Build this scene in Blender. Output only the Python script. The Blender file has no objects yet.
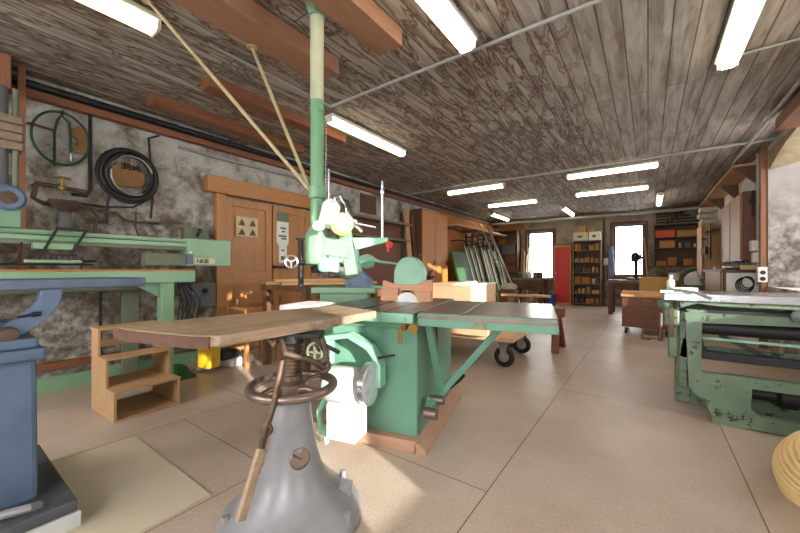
import bpy, bmesh, math, random
from mathutils import Vector, Matrix, Euler
random.seed(7)
PI = math.pi
S = bpy.context.scene
C = S.collection
# ------------------------------------------------------------------ camera, world, sun, exposure
F = 345.0; YAW = math.atan(248/345); H = 1.15
cam_d = bpy.data.cameras.new('camera'); cam = bpy.data.objects.new('camera', cam_d); C.objects.link(cam)
cam_d.sensor_width = 36; cam_d.lens = F/800*36; cam_d.shift_y = 2.5/800; cam_d.clip_start = .02
cam.location = (0, 0, H); cam.rotation_euler = (PI/2, 0, YAW)
S.camera = cam
S.view_settings.view_transform = 'Standard'; S.view_settings.look = 'None'
S.view_settings.exposure = 0.22; S.view_settings.gamma = 1
W = bpy.data.worlds.new('sky'); S.world = W; W.use_nodes = True
bg = W.node_tree.nodes['Background']; bg.inputs[0].default_value = (1, .985, .96, 1); bg.inputs[1].default_value = 12.0
sun_d = bpy.data.lights.new('sun', 'SUN'); sun = bpy.data.objects.new('sun', sun_d); C.objects.link(sun)
SUN_DIR = Vector((-1, .35, -.24)).normalized()
sun.rotation_euler = SUN_DIR.to_track_quat('-Z', 'Y').to_euler(); sun_d.energy = 13; sun_d.angle = .012; sun_d.color = (1, .95, .86)
def portal(name, loc, d, sx, sy):
    l = bpy.data.lights.new(name, 'AREA'); l.shape = 'RECTANGLE'; l.size = sx; l.size_y = sy
    o = bpy.data.objects.new(name, l); C.objects.link(o); o.location = loc
    o.rotation_euler = Vector(d).to_track_quat('-Z', 'Z').to_euler(); l.cycles.is_portal = True
ORD = ['leftmost', 'second from left', 'third from left', 'fourth from left', 'fifth from left', 'sixth from left', 'seventh from left', 'eighth from left', 'ninth from left', 'tenth from left']
XL, XR, YF, YB, ZC = -4.59, 1.40, -2.0, 12.7, 2.91
# unseen windows added for fill light: (x0,x1,z0,z1) in the wall behind the camera
FW = [(-3.7, -1.9, .8, 2.6), (-1.1, 1.0, .8, 2.6)]
RW = [(-.22, .04, 1.3, 1.6), (.20, .70, .55, 2.35), (2.55, 3.45, 1.0, 2.3)]          # right wall, (y0,y1,z0,z1), unseen openings beside the camera, shaped for the sun patches
NI = (4.9, 7.1, .9, 2.84)            # the splayed niche window further down
BW = [(-3.50, -2.64, .80, 2.46), (-.88, -.09, .93, 2.52)]
for a in FW: portal('portal_front', ((a[0]+a[1])/2, YF-.25, (a[2]+a[3])/2), (0, 1, 0), a[1]-a[0], a[3]-a[2])
for a in RW: portal('portal_right', (XR+.25, (a[0]+a[1])/2, (a[2]+a[3])/2), (-1, 0, 0), a[1]-a[0], a[3]-a[2])
portal('portal_niche', (XR+.75, 5.9, 1.8), (-1, 0, 0), 1.6, 1.6)
for a in BW: portal('portal_back', ((a[0]+a[1])/2, YB+.3, (a[2]+a[3])/2), (0, -1, 0), a[1]-a[0], a[3]-a[2])

# ------------------------------------------------------------------ materials
def lin(c): return tuple(((v/255)/12.92 if v/255 <= .04045 else ((v/255+.055)/1.055)**2.4) for v in c)
def col4(c, k=1): return (*[min(1, v*k) for v in lin(c)], 1)
MC = {}
class NT:
    def __init__(s, name, rough=.6, metal=0):
        s.m = bpy.data.materials.new(name); s.m.use_nodes = True; s.t = s.m.node_tree; s.b = s.t.nodes['Principled BSDF']
        s.b.inputs['Roughness'].default_value = rough; s.b.inputs['Metallic'].default_value = metal
    def n(s, kind, **kw):
        nd = s.t.nodes.new(kind)
        for k, v in kw.items():
            if k.startswith('_'): nd.inputs[k[1:].replace('_', ' ')].default_value = v
            else: setattr(nd, k, v)
        return nd
    def l(s, a, b): s.t.links.new(a, b)
    def coords(s, scale=(1, 1, 1), rot=(0, 0, 0)):
        tc = s.n('ShaderNodeTexCoord'); mp = s.n('ShaderNodeMapping'); s.l(tc.outputs['Object'], mp.inputs[0])
        mp.inputs['Scale'].default_value = scale; mp.inputs['Rotation'].default_value = rot; return mp.outputs[0]
    def noise(s, vec, scale, detail=4, rough=.55, dist=0):
        nd = s.n('ShaderNodeTexNoise', _Scale=scale, _Detail=detail, _Roughness=rough, _Distortion=dist); s.l(vec, nd.inputs['Vector']); return nd.outputs['Fac']
    def ramp(s, fac, stops):
        r = s.n('ShaderNodeValToRGB'); s.l(fac, r.inputs[0]); e = r.color_ramp.elements
        while len(e) < len(stops): e.new(.5)
        for q, (p, c) in zip(e, stops): q.position = p; q.color = c if isinstance(c, tuple) else (c, c, c, 1)
        return r.outputs[0]
    def mix(s, fac, a, b, mode='MIX'):
        m = s.n('ShaderNodeMix', data_type='RGBA', blend_type=mode)
        for inp, v in ((m.inputs[0], fac), (m.inputs[6], a), (m.inputs[7], b)):
            if isinstance(v, (tuple, float, int)): inp.default_value = v
            else: s.l(v, inp)
        return m.outputs[2]
    def bump(s, h, strength=.3, dist=.01):
        b = s.n('ShaderNodeBump', _Strength=strength, _Distance=dist); s.l(h, b.inputs['Height']); s.l(b.outputs[0], s.b.inputs['Normal'])
    def out(s, c):
        if isinstance(c, tuple): s.b.inputs['Base Color'].default_value = c
        else: s.l(c, s.b.inputs['Base Color'])
        return s.m
def paint(name, c, rough=.45, metal=0, var=.15, scale=6, chip=None, chipat=.62, bump=.15):
    """painted or bare metal, mottled, with chips of another colour"""
    q = NT(name, rough, metal); v = q.coords()
    n = q.noise(v, scale); base = q.ramp(n, [(.3, col4(c, 1-var)), (.7, col4(c, 1+var))])
    if chip:
        f = q.ramp(q.noise(v, scale*2.3, 8, .7), [(chipat, 0.), (chipat+.04, 1.)]); base = q.mix(f, base, col4(chip))
    q.bump(q.noise(v, scale*6), bump, .004); return q.out(base)
def wood(name, c, axis='x', rough=.6, var=.3, scale=5, dark=None):
    q = NT(name, rough); st = {'x': (.12, 1.6, 1.6), 'y': (1.6, .12, 1.6), 'z': (1.6, 1.6, .12)}[axis]; v = q.coords(st)
    n = q.noise(v, scale*2, 6, .6, .6); fine = q.noise(v, scale*14, 3)
    base = q.ramp(n, [(.25, col4(c, 1-var)), (.55, col4(c)), (.8, col4(c, 1+var*.6))])
    base = q.mix(.25, base, q.ramp(fine, [(.35, col4(c, .5)), (.6, col4(c, 1.15))]))
    if dark:
        base = q.mix(q.ramp(q.noise(q.coords(), 3, 6, .65), [(.5, 0.), (.68, 1.)]), base, col4(dark))
    q.bump(fine, .15, .003); return q.out(base)
def plain(name, c, rough=.6, metal=0):
    q = NT(name, rough, metal); v = q.coords(); return q.out(q.ramp(q.noise(v, 9), [(.3, col4(c, .88)), (.7, col4(c, 1.1))]))
def emis(name, c, s):
    q = NT(name); q.b.inputs['Base Color'].default_value = (.8, .8, .8, 1); q.b.inputs['Emission Color'].default_value = (*c, 1); q.b.inputs['Emission Strength'].default_value = s; return q.m
def glass():
    q = NT('window_glass'); t = q.t; tr = q.n('ShaderNodeBsdfTransparent'); gl = q.n('ShaderNodeBsdfGlossy', _Roughness=.03)
    mx = q.n('ShaderNodeMixShader', _Fac=.06); q.l(tr.outputs[0], mx.inputs[1]); q.l(gl.outputs[0], mx.inputs[2]); q.l(mx.outputs[0], t.nodes['Material Output'].inputs[0]); return q.m
def m_ceiling():
    q = NT('weathered_ceiling_boards', .8)
    rot = q.coords((1, 1, 1), (0, 0, PI/2))
    br = q.n('ShaderNodeTexBrick', _Scale=1.0, _Mortar_Size=.005, _Brick_Width=4.2, _Row_Height=.146, _Bias=0.0); br.offset = .37; br.offset_frequency = 2
    br.inputs['Color1'].default_value = (.0, 0, 0, 1); br.inputs['Color2'].default_value = (1, 1, 1, 1); br.inputs['Mortar'].default_value = (.5, .5, .5, 1)
    q.l(rot, br.inputs['Vector'])
    st = q.coords((1.6, .16, 1))
    g = q.noise(st, 9, 6, .65, .4)
    base = q.ramp(g, [(.28, col4((104, 88, 72))), (.48, col4((150, 139, 127))), (.72, col4((190, 180, 168)))])
    tone = q.ramp(br.outputs['Color'], [(0, .78), (1, 1.0)]); base = q.mix(1.0, base, tone, 'MULTIPLY')
    # brown tide marks where water dried: contour rings of a stretched noise, board by board
    wv = q.coords((4.2, .9, 1)); vm = q.n('ShaderNodeVectorMath', operation='ADD'); q.l(wv, vm.inputs[0])
    sc = q.n('ShaderNodeVectorMath', operation='SCALE'); q.l(br.outputs['Color'], sc.inputs[0]); sc.inputs['Scale'].default_value = 7; q.l(sc.outputs[0], vm.inputs[1])
    n1 = q.noise(vm.outputs[0], 2.0, 4, .5, .25)
    ring = q.ramp(n1, [(.43, 0.), (.465, 1.), (.49, .3), (.515, .0), (.54, 1.), (.575, 0.)])
    area = q.ramp(q.noise(q.coords((1, .6, 1)), .55, 2), [(.36, 0.), (.5, 1.)])
    grad = q.n('ShaderNodeSeparateXYZ'); q.l(q.coords(), grad.inputs[0])
    gx = q.ramp(grad.outputs[0], [(0.0, 1.), (.02, 0.)])   # boards beyond x=0 are dry
    mr = q.n('ShaderNodeMapRange'); q.l(grad.outputs[0], mr.inputs[0]); mr.inputs[1].default_value = -.75; mr.inputs[2].default_value = -.25; mr.inputs[3].default_value = 1.0; mr.inputs[4].default_value = .05
    mul = q.n('ShaderNodeMath', operation='MULTIPLY'); q.l(ring, mul.inputs[0]); q.l(mr.outputs[0], mul.inputs[1])
    base = q.mix(mul.outputs[0], base, col4((84, 50, 22)))
    pale = q.ramp(n1, [(.53, 0.), (.6, .35)]); base = q.mix(pale, base, col4((176, 164, 150)))
    base = q.mix(q.ramp(br.outputs['Fac'], [(.3, 0.), (.9, .8)]), base, col4((48, 38, 30)))
    inv = q.n('ShaderNodeMath', operation='SUBTRACT'); inv.inputs[0].default_value = 1; q.l(br.outputs['Fac'], inv.inputs[1])
    q.bump(inv.outputs[0], .6, .01); return q.out(base)
def m_floor():
    q = NT('chipboard_floor', .42)
    tc = q.n('ShaderNodeTexCoord'); mp = q.n('ShaderNodeMapping'); q.l(tc.outputs['Object'], mp.inputs[0]); mp.vector_type = 'TEXTURE'
    mp.inputs['Rotation'].default_value = (0, 0, PI/2); mp.inputs['Location'].default_value = (-.675, 1.18, 0)
    br = q.n('ShaderNodeTexBrick', _Scale=1.0, _Mortar_Size=.0035, _Brick_Width=2.4, _Row_Height=1.105); br.offset = .78
    br.inputs['Color1'].default_value = (0, 0, 0, 1); br.inputs['Color2'].default_value = (1, 1, 1, 1); q.l(mp.outputs[0], br.inputs['Vector'])
    v = q.coords()
    base = q.ramp(q.noise(v, 1.3, 5, .6), [(.3, col4((176, 156, 140))), (.5, col4((194, 176, 161))), (.7, col4((208, 194, 181)))])
    tone = q.ramp(br.outputs['Color'], [(0, .84), (1, 1.0)]); base = q.mix(1.0, base, tone, 'MULTIPLY')
    fine = q.noise(v, 60, 4, .7); base = q.mix(.22, base, q.ramp(fine, [(.35, col4((150, 122, 100))), (.6, col4((212, 192, 174)))]))
    spots = q.ramp(q.noise(v, 7, 8, .72), [(.66, 0.), (.72, .55)]); base = q.mix(spots, base, col4((108, 88, 72)))
    base = q.mix(br.outputs['Fac'], base, col4((112, 92, 74)))
    inv = q.n('ShaderNodeMath', operation='SUBTRACT'); inv.inputs[0].default_value = 1; q.l(br.outputs['Fac'], inv.inputs[1]); q.bump(inv.outputs[0], .3, .004)
    return q.out(base)
def m_stone(name, a, b, c, sc=2.2, bmp=.9):
    q = NT(name, .9); v = q.coords(); n = q.noise(v, sc, 8, .68, .3); n2 = q.noise(v, sc*4, 6, .7)
    base = q.ramp(n, [(.36, col4(c)), (.46, col4(b)), (.56, col4(a)), (.72, col4(a, 1.12))])
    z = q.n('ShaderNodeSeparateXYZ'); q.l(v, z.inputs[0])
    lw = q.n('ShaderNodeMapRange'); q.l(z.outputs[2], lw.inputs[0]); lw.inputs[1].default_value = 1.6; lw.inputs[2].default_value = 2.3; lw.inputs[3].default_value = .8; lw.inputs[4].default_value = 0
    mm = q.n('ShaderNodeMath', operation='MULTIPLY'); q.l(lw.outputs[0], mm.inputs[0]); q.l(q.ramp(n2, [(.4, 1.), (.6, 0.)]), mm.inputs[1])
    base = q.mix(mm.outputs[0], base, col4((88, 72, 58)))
    ad = q.n('ShaderNodeMath', operation='ADD'); q.l(n, ad.inputs[0]); q.l(n2, ad.inputs[1]); q.bump(ad.outputs[0], bmp, .04); return q.out(base)
M = dict(
 ceiling=m_ceiling(), floor=m_floor(),
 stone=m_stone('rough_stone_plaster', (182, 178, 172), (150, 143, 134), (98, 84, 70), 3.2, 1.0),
 plaster=m_stone('grey_plaster', (172, 162, 140), (154, 144, 120), (132, 120, 96), 1.2, .3),
 arch_plaster=m_stone('ochre_plaster_arch', (176, 158, 128), (160, 140, 110), (130, 110, 84), 1.5, .4),
 white_wall=m_stone('whitewashed_blocks', (212, 208, 206), (200, 194, 190), (182, 172, 162), 1.5, .3),
 green=paint('sage_green_paint', (104, 142, 112), .35, 0, .1, 5, (60, 72, 60), .7),
 sander_green=paint('pale_green_enamel', (124, 162, 128), .3, 0, .05, 4),
 teal=paint('turquoise_green_paint', (100, 146, 124), .38, 0, .12, 2.5, (66, 82, 70), .66),
 pale_teal=paint('pale_mint_paint', (136, 186, 160), .35, 0, .1, 8, (90, 96, 84), .66),
 planer_green=paint('worn_planer_green', (100, 120, 98), .4, 0, .22, 6, (44, 46, 38), .56),
 olive=paint('olive_green_paint', (74, 88, 56), .6, 0, .15, 5), dark_green=paint('dark_green_paint', (40, 84, 46), .6), hose_green=plain('green_hose_rubber', (20, 66, 44), .5),
 blue=paint('blue_grey_paint', (86, 106, 132), .5, 0, .18, 5, (52, 62, 78), .68),
 blue_dark=paint('dark_blue_grey_metal', (84, 96, 116), .4, .3, .2, 8),
 iron=paint('grey_cast_iron', (138, 138, 141), .38, .1, .18, 7, (96, 84, 72), .68, .25),
 rusty=paint('rusty_dark_iron', (92, 74, 62), .55, .5, .3, 12, (132, 92, 64), .6, .3),
 wheel_iron=paint('worn_handwheel_iron', (128, 112, 102), .35, .7, .2, 9),
 dark_iron=paint('black_iron', (36, 35, 35), .5, .4, .25, 10), black=plain('black_rubber', (24, 25, 27), .55),
 table_iron=paint('machined_table_iron', (120, 116, 110), .3, .65, .2, 3, (84, 74, 66), .62, .08),
 steel=paint('polished_steel', (196, 200, 206), .22, .9, .1, 4), alu=paint('dull_aluminium', (168, 168, 164), .4, .7, .1, 6),
 grey_base=paint('dark_grey_plinth', (74, 78, 84), .6, 0, .25, 9, (120, 124, 128), .66), conc=plain('pale_concrete', (196, 198, 196), .8),
 pine=wood('pine_wood', (198, 150, 100), 'x'), pine_y=wood('pine_wood_along', (196, 152, 106), 'y'), pine_z=wood('pine_upright', (190, 146, 96), 'z'),
 step=wood('step_plywood', (196, 158, 118), 'y', .55, .22), ply=wood('brown_plywood', (176, 112, 52), 'z', .5, .2),
 beam=wood('reddish_beam', (150, 108, 82), 'y', .6, .25, 4), beam_dark=wood('dark_brown_beam', (124, 76, 46), 'y', .6, .25, 4),
 post=wood('orange_brown_post', (144, 94, 66), 'z', .6, .2), door_wood=wood('honey_brown_door', (172, 120, 72), 'z', .42, .22, 4), door_rail=wood('honey_brown_rail', (172, 116, 66), 'y', .42, .22, 4),
 slab=wood('weathered_slab', (162, 138, 114), 'y', .55, .42, 8, (100, 78, 60)), bark=wood('bark_edge', (92, 62, 48), 'y', .8, .4),
 chest=wood('dark_red_brown_wood', (108, 62, 38), 'x', .5, .25), brown=wood('dark_brown_wood', (96, 62, 40), 'z', .6, .3), grey_wood=wood('grey_worn_wood', (130, 112, 92), 'x', .7, .3),
 honey=wood('tan_brown_door', (156, 112, 58), 'z', .55, .2), ochre=wood('ochre_board', (176, 132, 60), 'x', .6, .15), frame=wood('window_frame_brown', (92, 52, 34), 'z', .5, .2),
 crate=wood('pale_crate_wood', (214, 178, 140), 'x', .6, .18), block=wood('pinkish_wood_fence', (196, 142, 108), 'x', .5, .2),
 patch=paint('pale_floor_panel', (200, 188, 166), .4, 0, .05, 3), sill=wood('plinth_planks', (180, 142, 116), 'x', .6, .2),
 red=paint('red_door_paint', (196, 40, 28), .45, 0, .12, 2), orange=plain('orange_plastic', (204, 84, 40)), card_brown=plain('aged_brown_board', (124, 88, 48), .8), card=plain('cardboard', (168, 132, 88), .8),
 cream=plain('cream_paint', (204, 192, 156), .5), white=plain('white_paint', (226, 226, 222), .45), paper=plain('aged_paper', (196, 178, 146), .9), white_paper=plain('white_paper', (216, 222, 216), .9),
 ink=plain('printed_grey', (86, 76, 62), .9), pipe_grey=plain('grey_conduit', (158, 156, 152), .5), yellow=plain('yellow_plastic', (222, 178, 40), .5), brass=plain('aged_brass', (150, 118, 62), .4, .7),
 blue_plastic=plain('blue_plastic', (40, 84, 150), .5), straw=paint('straw_coloured_hose', (214, 184, 132), .6, 0, .08, 5), tan=plain('tan_fibreboard', (172, 112, 56), .8), yellowed=plain('yellowed_plastic', (220, 190, 126), .35),
 snow=plain('snowy_ground', (220, 226, 232), .9), glass=glass(), tube=emis('fluorescent_glow', (1, .90, .68), 8.0), tube_warm=emis('warm_fluorescent_glow', (1, .78, .42), 2.6),
 rod=plain('dull_cream_paint', (168, 152, 114), .5), sleeve=plain('pale_olive_paint', (168, 170, 144), .45), col_green=paint('column_green_paint', (104, 148, 112), .35, 0, .08, 5), fix=plain('lamp_housing', (206, 202, 188), .5), grey_panel=plain('grey_metal_box', (96, 100, 104), .5), dust=plain('dusty_green_grey', (104, 112, 92), .8), socket=plain('white_plastic', (222, 222, 216), .4), cloth=plain('pale_sack_cloth', (178, 172, 158), .9),
)

# ------------------------------------------------------------------ mesh helpers
def _add(bm, verts, faces):
    vs = [bm.verts.new(v) for v in verts]
    for f in faces: bm.faces.new([vs[i] for i in f])
def box(bm, x0, x1, y0, y1, z0, z1, mtx=None):
    v = [Vector((x, y, z)) for x in (x0, x1) for y in (y0, y1) for z in (z0, z1)]
    if mtx: v = [mtx @ p for p in v]
    _add(bm, v, [(0, 1, 3, 2), (4, 6, 7, 5), (0, 4, 5, 1), (2, 3, 7, 6), (0, 2, 6, 4), (1, 5, 7, 3)])
def frame_of(d):
    d = Vector(d).normalized(); u = d.cross(Vector((0, 0, 1)) if abs(d.z) < .95 else Vector((1, 0, 0))).normalized(); return u, d.cross(u).normalized()
def bar(bm, p0, p1, w, h):
    """square bar between two points; w across, h the other way"""
    p0, p1 = Vector(p0), Vector(p1); u, v = frame_of(p1-p0); r = []
    for p in (p0, p1): r += [p+u*w/2*a+v*h/2*b for a, b in ((-1, -1), (1, -1), (1, 1), (-1, 1))]
    _add(bm, r, [(3, 2, 1, 0), (4, 5, 6, 7), (0, 1, 5, 4), (1, 2, 6, 5), (2, 3, 7, 6), (3, 0, 4, 7)])
def tube(bm, pts, r, seg=12, close=False):
    pts = [Vector(p) for p in pts]; n = len(pts); rs = r if isinstance(r, (list, tuple)) else [r]*n; rings = []; u = None
    for i, p in enumerate(pts):
        a = pts[(i-1) % n] if (close or i) else p; b = pts[(i+1) % n] if (close or i < n-1) else p
        d = (b-a).normalized()
        if u is None: u, _ = frame_of(d)
        u = (u-d*u.dot(d)); u = u.normalized() if u.length > 1e-6 else frame_of(d)[0]; v = d.cross(u)
        rings.append([bm.verts.new(p+(u*math.cos(2*PI*k/seg)+v*math.sin(2*PI*k/seg))*rs[i]) for k in range(seg)])
    for i in range(n if close else n-1):
        A, B = rings[i], rings[(i+1) % n]
        for k in range(seg): bm.faces.new((A[k], A[(k+1) % seg], B[(k+1) % seg], B[k]))
    if not close: bm.faces.new(rings[0][::-1]); bm.faces.new(rings[-1])
def cyl(bm, p0, p1, r, r1=None, seg=20): tube(bm, [p0, p1], [r, r if r1 is None else r1], seg)
def lathe(bm, prof, c=(0, 0, 0), axis=(0, 0, 1), seg=32):
    a = Vector(axis).normalized(); c = Vector(c); tube(bm, [c+a*z for r, z in prof], 1, seg) if False else None
    u, v = frame_of(a); rings = []
    for r, z in prof: rings.append([bm.verts.new(c+a*z+(u*math.cos(2*PI*k/seg)+v*math.sin(2*PI*k/seg))*max(r, 1e-4)) for k in range(seg)])
    for A, B in zip(rings, rings[1:]):
        for k in range(seg): bm.faces.new((A[k], A[(k+1) % seg], B[(k+1) % seg], B[k]))
    bm.faces.new(rings[0][::-1]); bm.faces.new(rings[-1])
def prism(bm, pts, a0, a1, plane='xz'):
    """outline pts in a plane, extruded along the third axis from a0 to a1"""
    f = {'xz': lambda p, a: (p[0], a, p[1]), 'yz': lambda p, a: (a, p[0], p[1]), 'xy': lambda p, a: (p[0], p[1], a)}[plane]; n = len(pts)
    _add(bm, [f(p, a0) for p in pts]+[f(p, a1) for p in pts], [tuple(range(n))[::-1], tuple(range(n, 2*n))]+[(i, (i+1) % n, n+(i+1) % n, n+i) for i in range(n)])
def ringpts(c, r, axis='z', n=32, r2=None, a0=0, a1=2*PI, end=False):
    o = []; r2 = r2 or r
    for k in range(n+(1 if end else 0)):
        t = a0+(a1-a0)*k/n; x, y = r*math.cos(t), r2*math.sin(t)
        o.append(Vector(c)+Vector({'z': (x, y, 0), 'y': (x, 0, y), 'x': (0, x, y)}[axis]))
    return o
FN = dict(box=box, bar=bar, tube=tube, cyl=cyl, lathe=lathe, prism=prism)
def obj(name, mat, *specs, parent=None, bevel=0, smooth=None, loc=None, rotz=0):
    bm = bmesh.new(); sm = False
    for s in specs:
        isd = isinstance(s[-1], dict); kw = s[-1] if isd else {}; args = s[1:-1] if isd else s[1:]
        FN[s[0]](bm, *args, **kw); sm = sm or s[0] in ('tube', 'cyl', 'lathe')
    bmesh.ops.recalc_face_normals(bm, faces=bm.faces)
    me = bpy.data.meshes.new(name); bm.to_mesh(me); bm.free()
    me.materials.append(M[mat] if isinstance(mat, str) else mat)
    if smooth or (smooth is None and sm):
        me.polygons.foreach_set('use_smooth', [True]*len(me.polygons)); me.set_sharp_from_angle(angle=math.radians(38))
    o = bpy.data.objects.new(name, me); C.objects.link(o)
    if parent: o.parent = parent
    if loc: o.location = loc
    if rotz: o.rotation_euler = (0, 0, rotz)
    if bevel:
        b = o.modifiers.new('bevel', 'BEVEL'); b.width = bevel; b.segments = 2; b.limit_method = 'ANGLE'; b.angle_limit = math.radians(40)
    return o
def tag(o, label, cat, group=None):
    o['label'] = label; o['category'] = cat
    if group: o['group'] = group
    return o
def thing(name, label, cat, loc=(0, 0, 0), rotz=0, group=None):
    o = bpy.data.objects.new(name, None); o.empty_display_size = .05; C.objects.link(o); o.location = loc; o.rotation_euler = (0, 0, rotz); return tag(o, label, cat, group)
def struct(name, mat, *specs, **kw):
    o = obj(name, mat, *specs, **kw)
    if not kw.get('parent'): o['kind'] = 'structure'
    return o
def dup(o, loc=None, rotz=None, label=None, parent=None):
    c = o.copy(); C.objects.link(c); c.parent = parent
    if loc is not None: c.location = loc
    if rotz is not None: c.rotation_euler = (0, 0, rotz)
    if label: c['label'] = label
    for ch in list(o.children): dup(ch, parent=c)
    return c
# world point seen at a photo pixel, on a plane x=, y= or z=  (used to survey where things stand)
def at(px, py, x=None, y=None, z=None):
    s, c = math.sin(YAW), math.cos(YAW); r = (px-400)/F; d = Vector((c*r-s, s*r+c, (269-py)/F))
    k = ((z-H)/d.z) if z is not None else (x/d.x if x is not None else y/d.y); return Vector((0, 0, H))+d*k

# ------------------------------------------------------------------ the setting
struct('floor', 'floor', ('box', XL-.3, XR+1.2, YF-.3, YB+.3, -.12, 0))
struct('ceiling', 'ceiling', ('box', XL-.3, XR+1.2, YF-.3, YB+.3, ZC, ZC+.12))
struct('ground_outside', 'snow', ('box', -25, 25, -25, 40, -.5, -.15))
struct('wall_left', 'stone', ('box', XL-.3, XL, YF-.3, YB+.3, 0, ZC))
def wall_with(name, mat, ax, a0, a1, t0, t1, holes, **kw):
    """wall slab running along ax between a0 and a1, thickness t0..t1, rectangular openings (lo,hi,z0,z1)"""
    sp = []; cur = a0
    def b(lo, hi, z0, z1): sp.append(('box', lo, hi, t0, t1, z0, z1) if ax == 'x' else ('box', t0, t1, lo, hi, z0, z1))
    for h in sorted(holes): b(cur, h[0], 0, ZC); b(h[0], h[1], 0, h[2]); b(h[0], h[1], h[3], ZC); cur = h[1]
    b(cur, a1, 0, ZC); return struct(name, mat, *sp)
wall_with('wall_front', 'plaster', 'x', XL, XR, YF-.3, YF, FW)
wall_with('wall_back', 'plaster', 'x', XL, XR, YB, YB+.35, BW)
wall_with('wall_right', 'white_wall', 'y', YF-.3, YB+.3, XR, XR+.35, RW+[(NI[0], NI[1], NI[2], NI[3])])
# splayed niche: deep reveals beyond the inner wall face
y0, y1, z0, z1 = NI; xo = XR+1.0
struct('trim_1', 'white_wall', ('prism', [(XR+.002, y1), (xo, y1-.62), (xo, y1)], z0, 2.62, 'xy'), ('prism', [(XR+.002, y0), (xo, y0+.45), (xo, y0)], z0, 2.62, 'xy'), ('box', XR+.352, xo, y0-.2, y1+.2, z0-.12, z0-.002))
struct('trim_8', 'arch_plaster', ('prism', [(y1, z1), (y1, 2.56), (y1-.15, 2.60), (y1-.45, 2.68), (y1-.8, 2.75), (y1-1.2, 2.79), (y0, 2.79), (y0, z1)], XR+.002, xo, 'yz'))
WN = 0
def window(axis, lo, hi, z0, z1, plane, mull, name=None):
    global WN; WN += 1; w = .055; d = .05; t = thing('window_%d' % WN, '', ''); del t['label']; del t['category']; t['kind'] = 'structure'
    def B(a, b, c, e, dd=d): return ('box', a, b, plane-dd/2, plane+dd/2, c, e) if axis == 'x' else ('box', plane-dd/2, plane+dd/2, a, b, c, e)
    sp = [B(lo, lo+w, z0, z1), B(hi-w, hi, z0, z1), B(lo+w, hi-w, z0, z0+w), B(lo+w, hi-w, z1-w, z1)]
    for k in mull: sp.append(B(lo+(hi-lo)*k-.02, lo+(hi-lo)*k+.02, z0+w, z1-w, .04))
    obj('window_frame', 'frame', *sp, parent=t); obj('pane', 'glass', B(lo+w, hi-w, z0+w, z1-w, .006), parent=t); return t
for a in FW: window('x', *a, YF-.15, [])  # out of view, added to let fill light in
for a in RW: window('y', *a, XR+.18, [])  # out of view, added to cut the sunbeams
window('y', 5.35, 6.48, .9, 2.79, XR+.97, [.5])
for a in BW:
    t = window('x', *a, YB+.1, [])
    obj('window_casing', 'frame', ('box', a[0]-.09, a[0], YB-.03, YB+.02, a[2]-.06, a[3]+.09), ('box', a[1], a[1]+.09, YB-.03, YB+.02, a[2]-.06, a[3]+.09), ('box', a[0], a[1], YB-.03, YB+.02, a[3], a[3]+.09), parent=t)
    obj('window_sill', 'frame', ('box', a[0]-.05, a[1]+.05, YB-.1, YB+.06, a[2]-.06, a[2]), parent=t)
    obj('handle', 'brass', ('box', a[0]+.02, a[0]+.04, YB+.05, YB+.08, 1.6, 1.72), parent=t)
# trims
struct('baseboard_left', 'sander_green', ('box', XL, XL+.03, YF, 2.05, 0, .13))
struct('trim_2', 'beam_dark', ('box', XL, XL+.05, YF, 2.0, .2, .27))
struct('trim_3', 'beam_dark', ('box', XL, XL+.09, YF, 12.6, 2.70, 2.765))         # rail under the pipes
struct('trim_4', 'beam_dark', ('box', 1.16, XR, YF, 5.6, 2.70, 2.83))            # beam at right
struct('trim_5', 'post', ('box', XR-.07, XR, 7.12, 7.24, 0, ZC))
struct('trim_6', 'post', ('box', XL+.12, XL+.17, .495, .54, 1.1, ZC))         # batten at left
struct('trim_7', 'brown', ('box', -1.17, -1.11, YB-.08, YB, 0, 2.75))
# timber beams bolted under the ceiling
for nm, mt, x0_, x1_, ya, yb, zb, lb in (('ceiling_beam', 'beam', -1.68, -1.46, -.6, 2.06, 2.78, 'reddish timber under ceiling with square cut end right of the green column'),
     ('ceiling_beam', 'beam', -2.36, -2.10, -.4, 2.05, 2.78, 'reddish timber under ceiling passing behind the green column and holding a cream rod'),
     ('ceiling_beam', 'beam_dark', -3.36, -3.20, 1.52, 3.25, 2.80, 'brown timber under ceiling between the green column and left wall'),
     ('ceiling_beam', 'beam_dark', -4.15, -3.98, 1.35, 3.2, 2.80, 'brown timber under ceiling nearest the left stone wall')):
    tag(obj(nm, mt, ('box', x0_, x1_, ya, yb, zb, ZC), bevel=.006), lb, 'beam')

# ------------------------------------------------------------------ ceiling lamps
def lamp(cx, cy, ln, axis, label, warm=False, z=2.80, w=.10):
    t = thing('ceiling_lamp', label, 'lamp', (cx, cy, z), 0 if axis == 'y' else -PI/2)
    obj('housing', 'fix', ('box', -w*.62, w*.62, -ln/2, ln/2, .055, .085), ('box', -.03, .03, -ln/2+.1, ln/2-.1, .085, ZC-z), parent=t)
    obj('diffuser', 'tube_warm' if warm else 'tube', ('prism', [(-w/2, .055), (-w/2*.9, .012), (-w/4, -.01), (w/4, -.01), (w/2*.9, .012), (w/2, .055)], -ln/2+.02, ln/2-.02, 'xz'), parent=t)
    obj('end_cap', 'fix', ('box', -w/2, w/2, -ln/2, -ln/2+.02, 0, .055), parent=t); obj('end_cap', 'fix', ('box', -w/2, w/2, ln/2-.02, ln/2, 0, .055), parent=t)
    return t
lamp(-2.80, .22, 1.5, 'y', 'warm yellow tube lamp at the top left above the green beam', True, w=.15)
lamp(-1.11, 1.68, 1.5, 'y', 'bright tube lamp at top centre right of the green column', w=.13)
lamp(-2.91, 3.40, 1.45, 'y', 'tube lamp just right of the green column above the feeder')
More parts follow.
